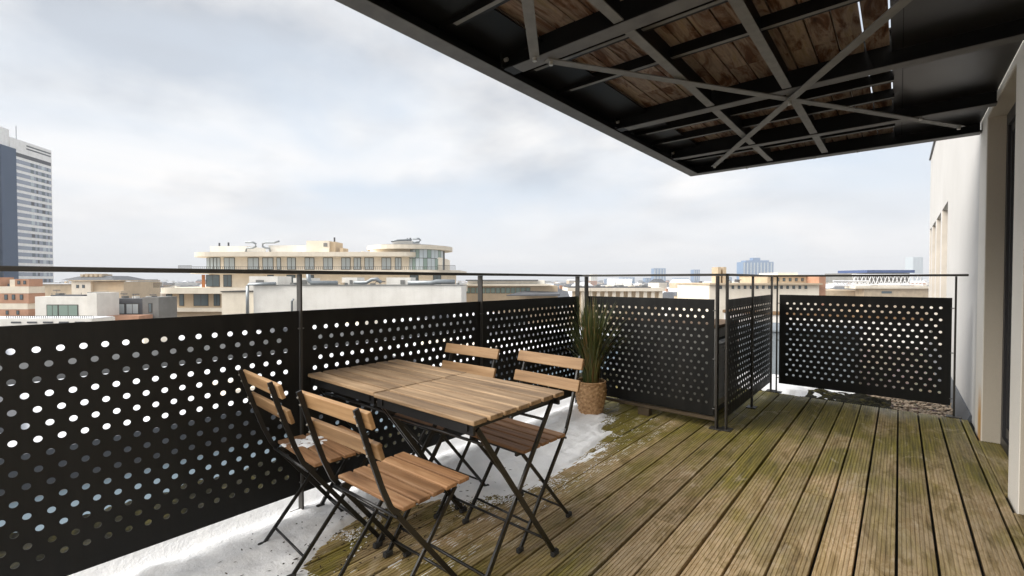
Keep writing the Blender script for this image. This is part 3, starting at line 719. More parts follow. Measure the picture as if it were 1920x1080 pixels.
def make_chair():
    t = thing('folding_chair', None, 'chair', group='folding chairs around the wooden table')
    for k in range(5):
        y = 0.005 + 0.029 + k * 0.064
        cbox('seat_slat', -0.2, 0.2, y - 0.0265, y + 0.0265, 0.438, 0.453, M['wood_seat'], t, 0.004, 2)
    for x in (-0.148, 0.148):
        m = MB(); m.box(x - 0.006, x + 0.006, 0.012, 0.335, 0.416, 0.4375); m.build('seat_rail', M['black_steel'], t)
    def bary(z):
        P = [(0.0, 0.0), (0.36, 0.47), (0.428, 0.66), (0.476, 0.812)]
        for (a, b), (c, d) in zip(P, P[1:]):
            if b <= z <= d: return a + (c - a) * (z - b) / (d - b)
    for x in (-0.178, 0.178):
        MB().sweep([(x, 0.008, 0.012), (x, 0.30, 0.392), (x, 0.352, 0.462), (x, 0.384, 0.535), (x, 0.428, 0.66), (x, 0.475, 0.808)], 0.018, 0.009).build('back_leg', M['black_steel'], t)
        cbox('foot_cap', x - 0.010, x + 0.010, -0.012, 0.026, 0.0, 0.024, M['rubber'], t, 0.005)
    for x in (-0.162, 0.162):
        MB().sweep([(x, 0.045, 0.418), (x, 0.395, 0.012)], 0.015, 0.008).build('front_leg', M['black_steel'], t)
        cbox('foot_cap', x - 0.010, x + 0.010, 0.380, 0.418, 0.0, 0.024, M['rubber'], t, 0.005)
    for (y, z, xx) in ((bary(0.10), 0.10, 0.174), (0.345, 0.07, 0.158), (0.335, 0.425, 0.19), (0.045, 0.418, 0.158)):
        MB().tube([(-xx, y, z), (xx, y, z)], 0.0055, 8).build('stretcher', M['black_steel'], t, True)
    for zc in (0.668, 0.772):
        yb_ = bary(zc) - 0.019; ang = math.atan2(0.048, 0.152)
        link('back_slat', cbox_mesh('back_slat', 0.43, 0.016, 0.058, 0.003, M['wood_back'], 2), t, (0, yb_, zc), (-ang, 0, 0))
        for x in (-0.178, 0.178):
            for dz in (-0.014, 0.014): link('rivet', cyl_mesh_rivet, t, (x, bary(zc + dz) + 0.0105, zc + dz), (R(90) - ang, 0, 0))
    return t
cyl_mesh_rivet = cyl_mesh('rivet', 0.004, 0.005, M['zinc'], 6)
chair = make_chair()
chair.location = (-1.435, 1.205, 0); chair.rotation_euler = (0, 0, R(181.5)); chair['label'] = 'wooden folding chair nearest the camera, its back towards the viewer'
for (x, y, rz, lab) in ((-1.975, 1.20, 177, 'wooden folding chair at the table by the railing, snow scraps on its seat'),
                        (-1.935, 1.47, 2, 'wooden folding chair behind the table on the railing side'),
                        (-1.435, 1.53, -2, 'wooden folding chair behind the table beside the open deck')):
    c = copy_tree(chair); c.location = (x, y, 0); c.rotation_euler = (0, 0, R(rz)); c['label'] = lab
# scraps of snow lying on the railing-side chair's seat
vs_ = []; fs = []; nx = ny = 26
for j in range(ny + 1):
    for i in range(nx + 1):
        x = -2.17 + 0.2 * i / nx; y = 0.87 + 0.22 * j / ny
        e = 1 - ((x + 2.07) / 0.09) ** 2 - ((y - 0.98) / 0.10) ** 2 - 0.45 + 1.3 * noise.fractal(Vector((x * 30, y * 30, 1)), 1, 2, 3)
        vs_.append((x, y, 0.4525 + 0.008 * max(-0.4, min(1, e))))
for j in range(ny):
    for i in range(nx):
        q = (j * (nx + 1) + i, j * (nx + 1) + i + 1, (j + 1) * (nx + 1) + i + 1, (j + 1) * (nx + 1) + i)
        if max(vs_[k][2] for k in q) > 0.4535: fs.append(q)
used = sorted({i for f in fs for i in f}); remap = {a: b for b, a in enumerate(used)}
tag(MB().add([vs_[i] for i in used], [tuple(remap[i] for i in f) for f in fs]).build('snow', M['snow'], smooth=True), kind='stuff')

# ---- potted reed
pl = thing('potted_plant', 'tall green reed grass in a woven wicker pot by the railing corner', 'plant', (-2.10, 3.56, 0.004))
m = MB(); rows, seg = 14, 96; H = 0.285
for j in range(rows * 2 + 1):
    z = H * j / (rows * 2); R0 = 0.105 + 0.03 * sstep(z / 0.2) - 0.008 * sstep((z - 0.2) / 0.1)
    for i in range(seg):
        a = 2 * math.pi * i / seg; ph = math.pi * (j // 2)
        rr = R0 + (0.007 * math.cos(a * 13 + ph) + 0.003) * (1 if j % 2 else 0.1)
        m.v.append((rr * math.cos(a), rr * math.sin(a), z))
for j in range(rows * 2):
    for i in range(seg): m.f.append((j * seg + i, j * seg + (i + 1) % seg, (j + 1) * seg + (i + 1) % seg, (j + 1) * seg + i)); m.m.append(0)
m.f.append(tuple(range(seg - 1, -1, -1))); m.m.append(0)
pot = m.build('pot', M['wicker'], pl, True)
rim = MB(); rim.tube([(0.127 * math.cos(2 * math.pi * k / 40), 0.127 * math.sin(2 * math.pi * k / 40), H) for k in range(41)], 0.009, 8); rim.build('rim', M['wicker'], pot, True)
m = MB(); m.prism([(0.118 * math.cos(2 * math.pi * k / 24), 0.118 * math.sin(2 * math.pi * k / 24)) for k in range(24)], 0.22, 0.245); m.build('soil', M['soil'], pl)
rng = random.Random(11); m = MB()
for k in range(430):
    a = rng.uniform(0, 2 * math.pi); r0 = 0.07 * math.sqrt(rng.random()); L = rng.uniform(0.5, 0.9); wv = rng.uniform(0.0025, 0.0058)
    lean = abs(rng.gauss(0, 0.24)) + 0.02
    if rng.random() < 0.16: lean += rng.uniform(0.2, 0.5)
    b = a + rng.uniform(-0.6, 0.6); dx, dy = math.cos(b), math.sin(b); px, py = -dy, dx; tw = rng.uniform(-0.8, 0.8); pts = []
    for q in range(7):
        s_ = q / 6; o_ = lean * L * s_ ** 1.9; z = 0.24 + L * s_ * (1 - 0.5 * lean * s_ * s_)
        c = Vector((r0 * math.cos(a) + dx * o_, r0 * math.sin(a) + dy * o_, z)); w_ = wv * (1 - s_ ** 2.2) + 0.0004
        e = Vector((px * math.cos(tw * s_) + dx * math.sin(tw * s_), py * math.cos(tw * s_) + dy * math.sin(tw * s_), 0)) * w_
        pts += [c - e, c + e]
    m.add(pts, [(2 * q, 2 * q + 1, 2 * q + 3, 2 * q + 2) for q in range(6)])
fo = m.build('foliage', M['blade'], pl); fo['kind'] = 'stuff'

# ================================================================== CITY
def building(name, label, u1, z1, u2, z2, cat='building', group=None):
    a, b = W(u1, z1), W(u2, z2); d = b - a
    t = thing(name, label, cat, (a.x, a.y, 0), math.atan2(d.y, d.x), group)
    return t, d.length
def bpart(t, name, mat, *boxes):
    m = MB()
    for b in boxes: m.box(*b)
    return m.build(name, mat, t)
def windows(t, xs, z0, z1, y, mat, mull=True, fr=0.09):
    for (a, b) in xs:
        wn = bpart(t, 'window', M['wframe'], (a, b, y - 0.05, y - 0.001, z0, z1))
        if mull and b - a > 1.0:
            c = (a + b) / 2
            bpart(wn, 'pane', mat, (a + fr, c - fr / 2, y - 0.062, y - 0.051, z0 + fr, z1 - fr)); bpart(wn, 'pane', mat, (c + fr / 2, b - fr, y - 0.062, y - 0.051, z0 + fr, z1 - fr))
        else: bpart(wn, 'pane', mat, (a + fr, b - fr, y - 0.062, y - 0.051, z0 + fr, z1 - fr))
def posts_rail(t, x0, x1, y, z0, z1, n):
    m = MB(); m.box(x0, x1, y, y + 0.05, z1 - 0.05, z1)
    for k in range(n + 1): x = x0 + (x1 - x0) * k / n; m.box(x - 0.02, x + 0.02, y + 0.051, y + 0.09, z0, z1 - 0.051)
    o = m.build('balustrade', M['wframe'], t); o['kind'] = 'stuff'; return o

# stepped low neighbours just below the railing (seen through the perforations)
for (lab, xa, xb, top, wallm, roofm) in (('low building with a pale bluish flat roof directly below the railing', -12.8, -3.6, -3.0, 'greyw', 'blueshade'),
                                         ('flat snowy roofed building with a grey parapet below the railing', -22, -13.0, -2.2, 'dgrey', 'snowroof'),
                                         ('grey walled building with a snowy roof, third down from the railing', -33, -22.2, -1.55, 'greyw', 'snowroof')):
    t = thing('flat_roof_building', lab, 'building', (xa, -16, -24))
    L = xb - xa
    bpart(t, 'wall', M[wallm], (0, L, 0, 44, 0, top + 24 - 0.02)); bpart(t, 'roof', M[roofm], (0.15, L - 0.1, 0.15, 43.8, top + 24 - 0.018, top + 24))
    for k in range(7):
        rb = bpart(t, 'roof_hatch', M['offwhite' if k % 2 else 'dgrey'], (L * random.uniform(0.1, 0.7), L * 0.75 + random.uniform(0, 1), 5 + 5.2 * k, 6.2 + 5.2 * k, top + 24 + 0.001, top + 24 + random.uniform(0.2, 0.35)))

# hotel tower
t, L = building('hotel_tower', 'tall white and blue hotel tower with ribbon windows at the left edge', -14, 197, 101, 229)
k_ = 0.231   # metres per pixel near its middle
ztop = HV(262, 213)
bpart(t, 'wall', M['twhite'], (L * 0.30, L, 0, 22, -24, HV(266, 213)), (-14, L * 0.30, 0.3, 22, -24, HV(258, 213) + 1.2))
bpart(t, 'cladding', M['navy'], (L * 0.10, L * 0.335, -1.4, 0.29, -24, HV(277, 205)))
bpart(t, 'cladding', M['greyw'], (-6, L * 0.085, -0.6, 0.29, -24, HV(270, 203)))
zz = HV(300, 222)
bpart(t, 'louvre', M['dgrey'], (L * 0.56, L * 0.985, -0.08, -0.005, HV(284, 222), HV(284, 222) + 0.6)); bpart(t, 'louvre', M['dgrey'], (L * 0.56, L * 0.985, -0.08, -0.005, HV(284, 222) - 1.4, HV(284, 222) - 0.8))
fl = 3.05
for f in range(21):
    z = zz - fl * f
    wn = bpart(t, 'window', M['tband'] if f else M['dgrey'], (L * 0.345, L * 0.985, -0.06, -0.002, z - 1.75, z))
    if f:
        for q in range(4):
            x = L * (0.62 + 0.095 * q); bpart(wn, 'pane', M[random.choice(('wglass', 'wglass', 'dgrey', 'wpale'))], (x, x + L * (0.03 if q % 2 else 0.055), -0.09, -0.061, z - 1.72, z - 0.04))
bpart(t, 'roof_plant', M['greyw'], (L * 0.3, L * 0.42, 5, 9, HV(266, 213) + 0.01, HV(266, 213) + 2.2))
MB().tube([(L * 0.72, 8, HV(266, 213)), (L * 0.72, 8, HV(266, 213) + 9)], 0.18, 6).build('mast', M['duct'], t)
MB().tube([(L * 0.1, 8, HV(262, 205)), (L * 0.1, 8, HV(258, 205) + 10)], 0.18, 6).build('mast', M['duct'], t)

# art deco apartment block
Zc = 75.0; q = Zc / FPX
t, L = building('apartment_block', 'cream curved apartment block with terraces and long rows of windows', 298, Zc, 858, Zc)
X = lambda u: (u - 298) * q
V = lambda v: HV(v, Zc)
def slab(name, mat, u0, u1, y0, y1, v0, v1, r=(0, 0, 0, 0)): 
    return MB().prism(rrect(X(u0), X(u1), y0, y1, r), V(v1), V(v0)).build(name, mat, t)
slab('wall', M['cream'], 364, 822, 1.6, 14, 481, 506, (3.2, 3.0, 0, 0))
slab('roof_slab', M['offwhite'], 344, 786, -0.4, 14.5, 472.5, 480.9, (4.5, 3.0, 0, 0))
slab('terrace_slab', M['offwhite'], 338, 858, -1.0, 15, 506.1, 513, (5, 5, 0, 0))
slab('wall', M['cream'], 364, 836, 1.4, 14, 513.1, 539, (3.2, 3.0, 0, 0))
slab('terrace_slab', M['offwhite'], 298, 860, -1.6, 15, 539.1, 550, (3, 5, 0, 0))
slab('wall', M['beige'], 303, 856, 0.6, 14, 550.1, 577, (0.8, 3, 0, 0))
slab('terrace_slab', M['offwhite'], 299, 858, -0.6, 15, 577.1, 584, (1, 1, 0, 0))
slab('wall', M['beige'], 299, 858, 0.2, 14, 584.1, 800, (0, 0, 0, 0))
up = [(240, 365), (387, 455), (535, 605), (627, 695), (715, 742), (780, 835), (890, 950), (1005, 1065), (1118, 1175), (1195, 1240), (1262, 1320), (1368, 1428), (1452, 1492)]
U = lambda zx: 290 + zx / 3.254
windows(t, [(X(U(a)), X(U(b))) for a, b in up[1:]], V(505.4), V(482), 1.6, M['wpale'])
for k in range(4): windows(t, [(X(376 + 6.6 * k), X(382.4 + 6.6 * k))], V(505.4), V(482), 1.6, M['wpale'], False, 0.06)
windows(t, [(X(U(a)), X(U(b))) for a, b in ((660, 700), (780, 835), (905, 950), (1545, 1600), (1690, 1740))] + [(X(376), X(402)), (X(409), X(425))], V(538), V(515), 1.4, M['wglass'])
bpart(t, 'door', M['orange'], (X(368), X(374), 1.34, 1.399, V(539), V(515)))
windows(t, [(X(306), X(318)), (X(331), X(340)), (X(358), X(386)), (X(396), X(408))], V(574), V(551.5), 0.6, M['wglass'])
posts_rail(t, X(341), X(366), -0.8, V(506), V(498), 14); posts_rail(t, X(822), X(855), -0.8, V(506), V(497.5), 18); posts_rail(t, X(366.5), X(821), -0.85, V(506), V(500), 120)
posts_rail(t, X(300), X(338), -1.4, V(539), V(530), 22)
# round glazed penthouse
slab('wall', M['offwhite'], 684, 766, 1.2, 12, 466.6, 472.4, (2, 0, 0, 0))
pc = (X(778), 7.2)
def disc(name, mat, cx, cy_, rx, ry, za, zb, n=40): return MB().prism([(cx + rx * math.cos(2 * math.pi * k / n), cy_ + ry * math.sin(2 * math.pi * k / n)) for k in range(n)], za, zb).build(name, mat, t)
disc('roof_slab', M['offwhite'], X(753), 6.8, 85 * q, 7.4, V(466.5), V(458.5))
disc('roof', M['dgrey'], X(753), 6.8, 70 * q, 6.4, V(458.4), V(457))
nseg = 14
for k in range(nseg):
    a0, a1 = R(195 + 150 * k / nseg), R(195 + 150 * (k + 1) / nseg); cx, cy_, rr = X(785), 6.4, 39 * q
    for (va, vb) in ((505.4, 484), (483, 467)):
        A = Vector((cx + rr * math.cos(a0), cy_ + rr * 1.7 * math.sin(a0), 0)); B = Vector((cx + rr * math.cos(a1), cy_ + rr * 1.7 * math.sin(a1), 0)); dd = (B - A) * 0.04
        MB().add([A + dd + Vector((0, 0, V(va))), B - dd + Vector((0, 0, V(va))), B - dd + Vector((0, 0, V(vb))), A + dd + Vector((0, 0, V(vb)))], [(0, 1, 2, 3)]).build('pane', M['wpale'] if (k + (va > 500)) % 3 else M['ggreen'], t)
MB().prism([(X(785) + 38.4 * q * math.cos(R(180 + 180 * k / 30)), 6.4 + 38.4 * q * 1.7 * math.sin(R(180 + 180 * k / 30))) for k in range(31)], V(505.5), V(466.6)).build('drum', M['wframe'], t)
# roof plant
slab('plant_room', M['white'], 372, 444, 3, 9, 459, 472.4); slab('plant_room', M['white'], 486, 560, 3, 9, 457.5, 472.4); slab('stair_tower', M['cream'], 565, 608, 2, 8, 449.5, 472.4); slab('chimney', M['beige'], 608.5, 618, 2.5, 6, 451, 472.4); slab('chimney', M['beige'], 627, 633, 2.5, 5, 463, 472.4)
bpart(t, 'vent', M['greyw'], (X(598), X(605), 1.9, 1.99, V(461), V(454)))
for (u, a, b) in ((383, 460, 452), (401, 460, 451), (610, 452, 441), (754, 457, 443), (759.5, 457, 442)): MB().tube([(X(u), 4, V(a)), (X(u), 4, V(b))], 0.14, 8).build('flue', M['dgrey'], t)
def spipe(pts, r_=0.16): MB().tube([(X(u), 2.6, V(v)) for u, v in pts], r_, 8).build('duct', M['duct'], t, True)
spipe([(444, 452), (458, 452), (464, 455), (464, 460), (458, 463), (446, 463), (444, 470)]); spipe([(509, 450), (500, 452.5), (482, 452.5), (477, 455), (477, 460), (482, 463), (490, 464), (492, 470)])
spipe([(726, 450), (738, 448), (766, 447)]); spipe([(768, 445), (780, 445), (783, 448), (780, 451.5), (768, 452)])
slab('plant_room', M['white'], 727, 768, 3, 9, 449, 456.9)

DEFER = [(t, q, Zc, 298, 350, 760, 472.5, 3, 10, 14, 40, 6)]
# plain white building in front of it
Zd = 45.0; q = Zd / FPX; V = lambda v: HV(v, Zd); X = lambda u: (u - 408) * q
t, L = building('white_building', 'plain white windowless building with roof ducts, in front of the cream block', 408, Zd, 865, Zd)
slab('wall', M['white'], 475, 865, 0, 5, 535.5, 1000); slab('wall', M['offwhite'], 408, 475, 0.6, 6, 548, 1000)
slab('coping', M['greyw'], 474, 866, -0.1, 5.1, 534, 535.4); slab('coping', M['wframe'], 407, 474.8, 0.5, 6.1, 546, 547.9)
slab('roof_box', M['white'], 440, 496, 2.5, 5.5, 517.5, 545.9); slab('roof_box', M['white'], 528, 562, 2.4, 4.8, 521, 533.9); slab('roof_box', M['white'], 624, 654, 2.4, 4.8, 520, 533.9); slab('roof_box', M['white'], 712, 760, 2.4, 4.8, 520, 533.9)
for (u0, u1) in ((455, 470), (545, 555), (640, 645), (740, 748)): bpart(t, 'vent', M['greyw'], (X(u0), X(u1), 2.3, 2.39, V(533), V(525)))
def spipe(pts, r_=0.2, y=1.2): MB().tube([(X(u), y, V(v)) for u, v in pts], r_, 8).build('duct', M['duct'], t, True)
spipe([(467, 587), (467, 536), (470, 532.5), (520, 531.5)], 0.15, -0.3); spipe([(568, 514), (569, 526), (574, 530.5), (624, 530.5)], 0.22); spipe([(656, 530), (680, 530), (690, 524), (700, 523), (708, 530)], 0.18); spipe([(760, 530.5), (805, 530.5), (815, 528), (850, 528.5)], 0.24)
spipe([(549, 585), (549, 565), (552, 560)], 0.1, -0.2)

DEFER.append((t, q, Zd, 408, 480, 860, 534, 1.0, 4.6, 12, 41, 5))

# green-glazed office
Ze = 92.0; q = Ze / FPX; V = lambda v: HV(v, Ze); X = lambda u: (u - 868) * q
t, L = building('glazed_office', 'low office with green glass bands and flat roofs, right of the white building', 868, Ze, 1046, Ze)
slab('wall', M['beige'], 870, 1046, 0.4, 14, 536, 800); slab('roof_slab', M['offwhite'], 866, 1032, -0.8, 15, 533, 535.9); slab('roof_box', M['white'], 874, 1006, 3, 12, 527, 532.9); slab('roof_slab', M['dgrey'], 871, 1010, 2, 13, 524.5, 526.9); slab('roof_box', M['white'], 1006.5, 1024, 4, 10, 525.5, 532.9)
for k in range(13): windows(t, [(X(873 + 9.4 * k), X(881.6 + 9.4 * k))], V(550), V(539), 0.4, M['ggreen'], False, 0.08)
m = MB(); m.add([(X(950), -4, V(552)), (X(1046), -4, V(550)), (X(1046), 0.39, V(547)), (X(985), 0.39, V(545)), (X(950), -4, V(553.5)), (X(1046), -4, V(553.5)), (X(1046), 0.39, V(553.5)), (X(985), 0.39, V(553.5))], [(0, 1, 2, 3), (0, 4, 5, 1), (1, 5, 6, 2), (3, 7, 4, 0), (2, 6, 7, 3)]); m.build('canopy_roof', M['slate'], t)

DEFER.append((t, q, Ze, 868, 870, 1030, 533, 3, 10, 8, 42, 5))
# colonnaded building
Zf = 120.0; q = Zf / FPX; V = lambda v: HV(v, Zf); X = lambda u: (u - 1082) * q
t, L = building('colonnaded_building', 'long cream building with pilasters under a flat dark roof edge', 1082, Zf, 1246, Zf)
slab('wall', M['tan'], 1084, 1244, 0.8, 12, 546, 800); slab('cornice', M['cream'], 1064, 1245, -0.6, 12, 539.5, 545.9); slab('roof_edge', M['dgrey'], 1066, 1220, -0.3, 11, 537.5, 539.4)
for k in range(11): u = 1090 + 14.6 * k; slab('pilaster', M['cream'], u, u + 6.2, -0.1, 0.79, 546.1, 620)
for k in range(5): slab('roof_box', M['offwhite' if k % 2 else 'greyw'], 1120 + 22 * k, 1129 + 22 * k, 2, 5, 534.5 + (k % 2), 537.4)

DEFER.append((t, q, Zf, 1082, 1080, 1240, 537.5, 2, 8, 9, 43, 4))
# long building with square attic windows and two chimneys
Zh = 62.0; q = Zh / FPX; V = lambda v: HV(v, Zh); X = lambda u: (u - 1330) * q
t, L = building('attic_window_building', 'long cream building with small square attic windows and twin brick chimneys', 1330, Zh, 1536, Zh)
slab('wall', M['cream'], 1330, 1536, 0, 12, 534, 800); slab('cornice', M['tan'], 1328, 1538, -0.5, 12.2, 531, 533.9)
for k in range(15): 
    u = 1349 + 11.4 * k; windows(t, [(X(u), X(u + 4.6))], V(541.5), V(535.5), 0.0, M['wglass'], False, 0.06)
for u in (1364.5, 1375): slab('chimney', M['tan'], u, u + 6, 3, 5, 499.5, 530.9); 
slab('roof_block', M['tan'], 1462, 1548, 3, 11, 517, 530.9); slab('cornice', M['cream'], 1460, 1550, 2.6, 11.3, 514.8, 516.9); slab('roof_block', M['cream'], 1490, 1530, 4, 9, 510.5, 514.7)
for k in range(6): windows(t, [(X(1468 + 12 * k), X(1473 + 12 * k))], V(527.5), V(521), 3.0, M['wglass'], False, 0.06)
slab('wall', M['brick'], 1538.5, 1551, 0.3, 10, 518, 800)

DEFER.append((t, q, Zh, 1330, 1340, 1535, 531, 2, 8, 10, 44, 6))
# white lattice frame with blue roof
Zj = 150.0; q = Zj / FPX; V = lambda v: HV(v, Zj); X = lambda u: (u - 1590) * q
t, L = building('lattice_roof_hall', 'hall with white steel lattice trusses and a dark blue roof by the wall', 1590, Zj, 1745, Zj)
slab('roof', M['blueroof'], 1652, 1745, 6, 20, 505.5, 511); slab('roof', M['greyw'], 1640, 1745, 8, 24, 511.2, 531); slab('wall', M['beige'], 1560, 1745, 4, 20, 545, 800)
slab('wall', M['tan'], 1620, 1745, 0, 3.8, 541, 800); slab('cornice', M['offwhite'], 1600, 1745, -1, 3.9, 536.5, 540.9)
for (u0, u1, va, vb, n) in ((1606, 1740, 515, 534, 18), (1570, 1640, 527, 536, 12)):
    for v in (va, vb): MB().tube([(X(u0), 2, V(v)), (X(u1), 2, V(v))], 0.28, 6).build('chord', M['lattice'], t)
    for k in range(n):
        ua, ub = u0 + (u1 - u0) * k / n, u0 + (u1 - u0) * (k + 1) / n; va_, vb_ = (va, vb) if k % 2 else (vb, va)
        MB().tube([(X(ua), 2, V(va_)), (X(ub), 2, V(vb_))], 0.15, 6).build('diagonal', M['lattice'], t)
        MB().tube([(X(ua), 2.1, V(vb_)), (X(ub), 2.1, V(va_))], 0.1, 6).build('diagonal', M['lattice'], t)
slab('window', M['wglass'], 1653, 1672, -0.1, -0.01, 546, 550)

def clutter(t, u0, u1, v, y0, y1, n, seed, hmax=6):
    rng = random.Random(seed)
    for k in range(n):
        u = rng.uniform(u0, u1); y = rng.uniform(y0, y1); r_ = rng.random()
        if r_ < 0.4: bpart(t, 'roof_vent', M[rng.choice(('greyw', 'white', 'dgrey', 'tan'))], (X(u), X(u + rng.uniform(2, 7)), y, y + 0.8, V(v), V(v - rng.uniform(1.5, hmax))))
        elif r_ < 0.75: MB().tube([(X(u), y, V(v)), (X(u), y, V(v - rng.uniform(3, hmax + 3)))], 0.035 * q * 11, 6).build('flue', M[rng.choice(('dgrey', 'duct'))], t)
        else:
            h = rng.uniform(6, 11); m = MB(); m.tube([(X(u), y, V(v)), (X(u), y, V(v - h))], 0.022 * q * 11, 5)
            for j in range(3): m.box(X(u) - 0.5, X(u) + 0.5, y - 0.02, y + 0.02, V(v - h * (0.75 + 0.1 * j)), V(v - h * (0.75 + 0.1 * j)) + 0.04)
            m.build('aerial', M['dgrey'], t)
# left-hand roofs under the tower
def simple(name, label, u0, u1, Z, parts, wins=()):
    global q, V, X, t
    q = Z / FPX; V = lambda v: HV(v, Z); X = lambda u: (u - u0) * q
    t, L = building(name, label, u0, Z, u1, Z)
    for (nm, mat, a, b, y0, y1, va, vb) in parts: slab(nm, M[mat], a, b, y0, y1, va, vb)
    for (a, b, va, vb, y, mat) in wins: windows(t, [(X(a), X(b))], V(vb), V(va), y, M[mat])
    return t
t = simple('banded_brick_building', 'brick and white banded building at the far left under the tower', -80, 55, 70, [('wall', 'brick', -80, 52, 0, 2.5, 580, 800), ('band', 'offwhite', -80, 51, -0.02, 2.4, 569, 579.9), ('wall', 'brick', -80, 53, 0, 2.5, 550, 568.9), ('band', 'offwhite', -80, 54, -0.02, 2.4, 537, 549.9), ('wall', 'brick', 28, 55, 0, 2, 523, 536.9), ('roof_box', 'offwhite', 13, 27.9, 0.4, 2, 524, 536.9), ('wall', 'brick', -80, 0, 0, 2, 520, 536.9)], [(8, 14, 552, 562, 0, 'wglass'), (22, 28, 552, 562, 0, 'wglass'), (37, 43, 552, 562, 0, 'wglass'), (33, 38, 526, 533, 0, 'wglass'), (44, 49, 526, 533, 0, 'wglass'), (10, 15, 582, 590, 0, 'wglass'), (30, 35, 582, 590, 0, 'wglass')])
clutter(t, 0, 50, 537, 0.4, 2, 5, 45); clutter(t, -60, 0, 520, 0.4, 1.8, 5, 46)
t = simple('mansard_building', 'beige building with a stepped slate mansard roof, left of the cream block', 105, 240, 110, [('wall', 'cream', 134, 170, 0, 10, 527, 800), ('wall', 'beige', 170.1, 228, 0.6, 12, 528, 800), ('cornice', 'tan', 132, 229, -0.5, 12, 525, 526.9), ('wall', 'tan', 56, 134, 2, 10, 533, 800), ('wall', 'tan', 190, 240, -2, 0.5, 545, 800), ('roof_slab', 'snowroof', 56, 134, 1.6, 10.4, 531.5, 532.9)], [(143, 148, 534, 540, 0, 'wglass'), (154, 159, 534, 540, 0, 'wglass'), (200, 214, 549, 556, -2, 'wglass')])
m = MB(); a_ = rrect(X(112), X(212), 0.2, 11); b_ = rrect(X(132), X(188), 3, 8)
m.add([(p[0], p[1], V(524.9)) for p in a_] + [(p[0], p[1], V(517)) for p in b_], [(0, 1, 5, 4), (1, 2, 6, 5), (2, 3, 7, 6), (3, 0, 4, 7), (4, 5, 6, 7)]); m.build('mansard_roof', M['slate'], t)
for k in range(5): slab('dormer', M['tan'], 136 + 9 * k, 141 + 9 * k, 2, 5, 514 - (k % 2), 519)
clutter(t, 60, 130, 531.5, 3, 9, 9, 47)
t = simple('penthouse', 'white modern penthouse with one wide green-tinted window', 60, 190, 60, [('wall', 'white', 65, 168, 0, 3.5, 556, 800), ('wall', 'white', 168.1, 186, -0.4, 3, 549, 800), ('roof_slab', 'dgrey', 80, 140, 1, 3.2, 553.5, 555.9), ('roof_box', 'greyw', 150, 166, 1, 3, 548, 555.9)], [(87, 109, 571, 593, 0, 'ggreen'), (109.2, 146, 571, 593, 0, 'ggreen')])
clutter(t, 70, 185, 553.5, 1.2, 2.8, 8, 48, 4)
t = simple('grey_penthouse', 'dark grey boxy penthouse with pale blinds beside a ladder', 186, 304, 64, [('wall', 'dgrey', 204, 272, 0, 3, 560, 800), ('wall', 'greyw', 272.1, 302, -0.5, 3, 557, 800), ('wall', 'brick', 172, 292, -3, -0.6, 589, 800)], [(209, 234, 569, 589, 0, 'wpale'), (236, 260, 569, 589, 0, 'wpale'), (283, 290, 568, 586, -0.5, 'wglass')])
for k in range(8): bpart(t, 'rung', M['lattice'], (X(195), X(203), -0.3, -0.25, V(589 - 4 * k), V(588.2 - 4 * k)))
for u in (195, 203): bpart(t, 'ladder_rail', M['lattice'], (X(u) - 0.03, X(u) + 0.03, -0.36, -0.31, V(592), V(555)))
clutter(t, 206, 298, 560, 0.5, 2.5, 9, 49, 5)
t = simple('snowy_terrace', 'snow-covered white terrace with a low balustrade below the penthouses', -60, 170, 50, [('wall', 'white', -60, 170, 0, 3, 598, 900), ('roof', 'snowroof', -60, 170, 0.4, 2.8, 596.8, 597.9)], [])
posts_rail(t, X(4), X(168), 0.3, V(597), V(592.5), 40)
for k in range(5): slab('skylight', M['dgrey'], 20 + 30 * k, 38 + 30 * k, -0.06, -0.01, 603, 606)

for (t, qq, ZZ, ub, u0, u1, v, y0, y1, n, sd, hm_) in DEFER:
    q = qq; V = (lambda Z_: (lambda v: HV(v, Z_)))(ZZ); X = (lambda u_, q_: (lambda u: (u - u_) * q_))(ub, qq)
    clutter(t, u0, u1, v, y0, y1, n, sd, hm_)
# townhouses in the middle distance, right of the office
rng = random.Random(21); hp = [('white', 'slate'), ('cream', 'brick'), ('tan', 'snowroof'), ('greyw', 'slate'), ('offwhite', 'snowroof'), ('brick', 'snowroof')]
spots = [(1046, 150, 541, 'white townhouse with slate roof just right of the glazed office'), (1062, 175, 545, 'cream townhouse with red roof left of the railing corner post'), (1076, 165, 543, 'tan townhouse with snowy roof behind the railing corner post'), (1030, 190, 540, 'grey townhouse with slate roof peeping over the glazed office'),
         (1250, 190, 546, 'off-white townhouse with snowy roof at the right end of the colonnaded building'), (1268, 210, 541, 'brick townhouse with snowy roof between the colonnaded building and the pyramid roof'), (1284, 170, 548, 'white townhouse with slate roof left of the pyramid roofed house'), (1235, 230, 543, 'cream townhouse with red roof behind the end of the colonnaded building'),
         (270, 260, 545, 'tan townhouse with snowy roof between grey penthouse and cream block'), (285, 340, 537, 'grey townhouse with slate roof farthest out left of the cream block')]
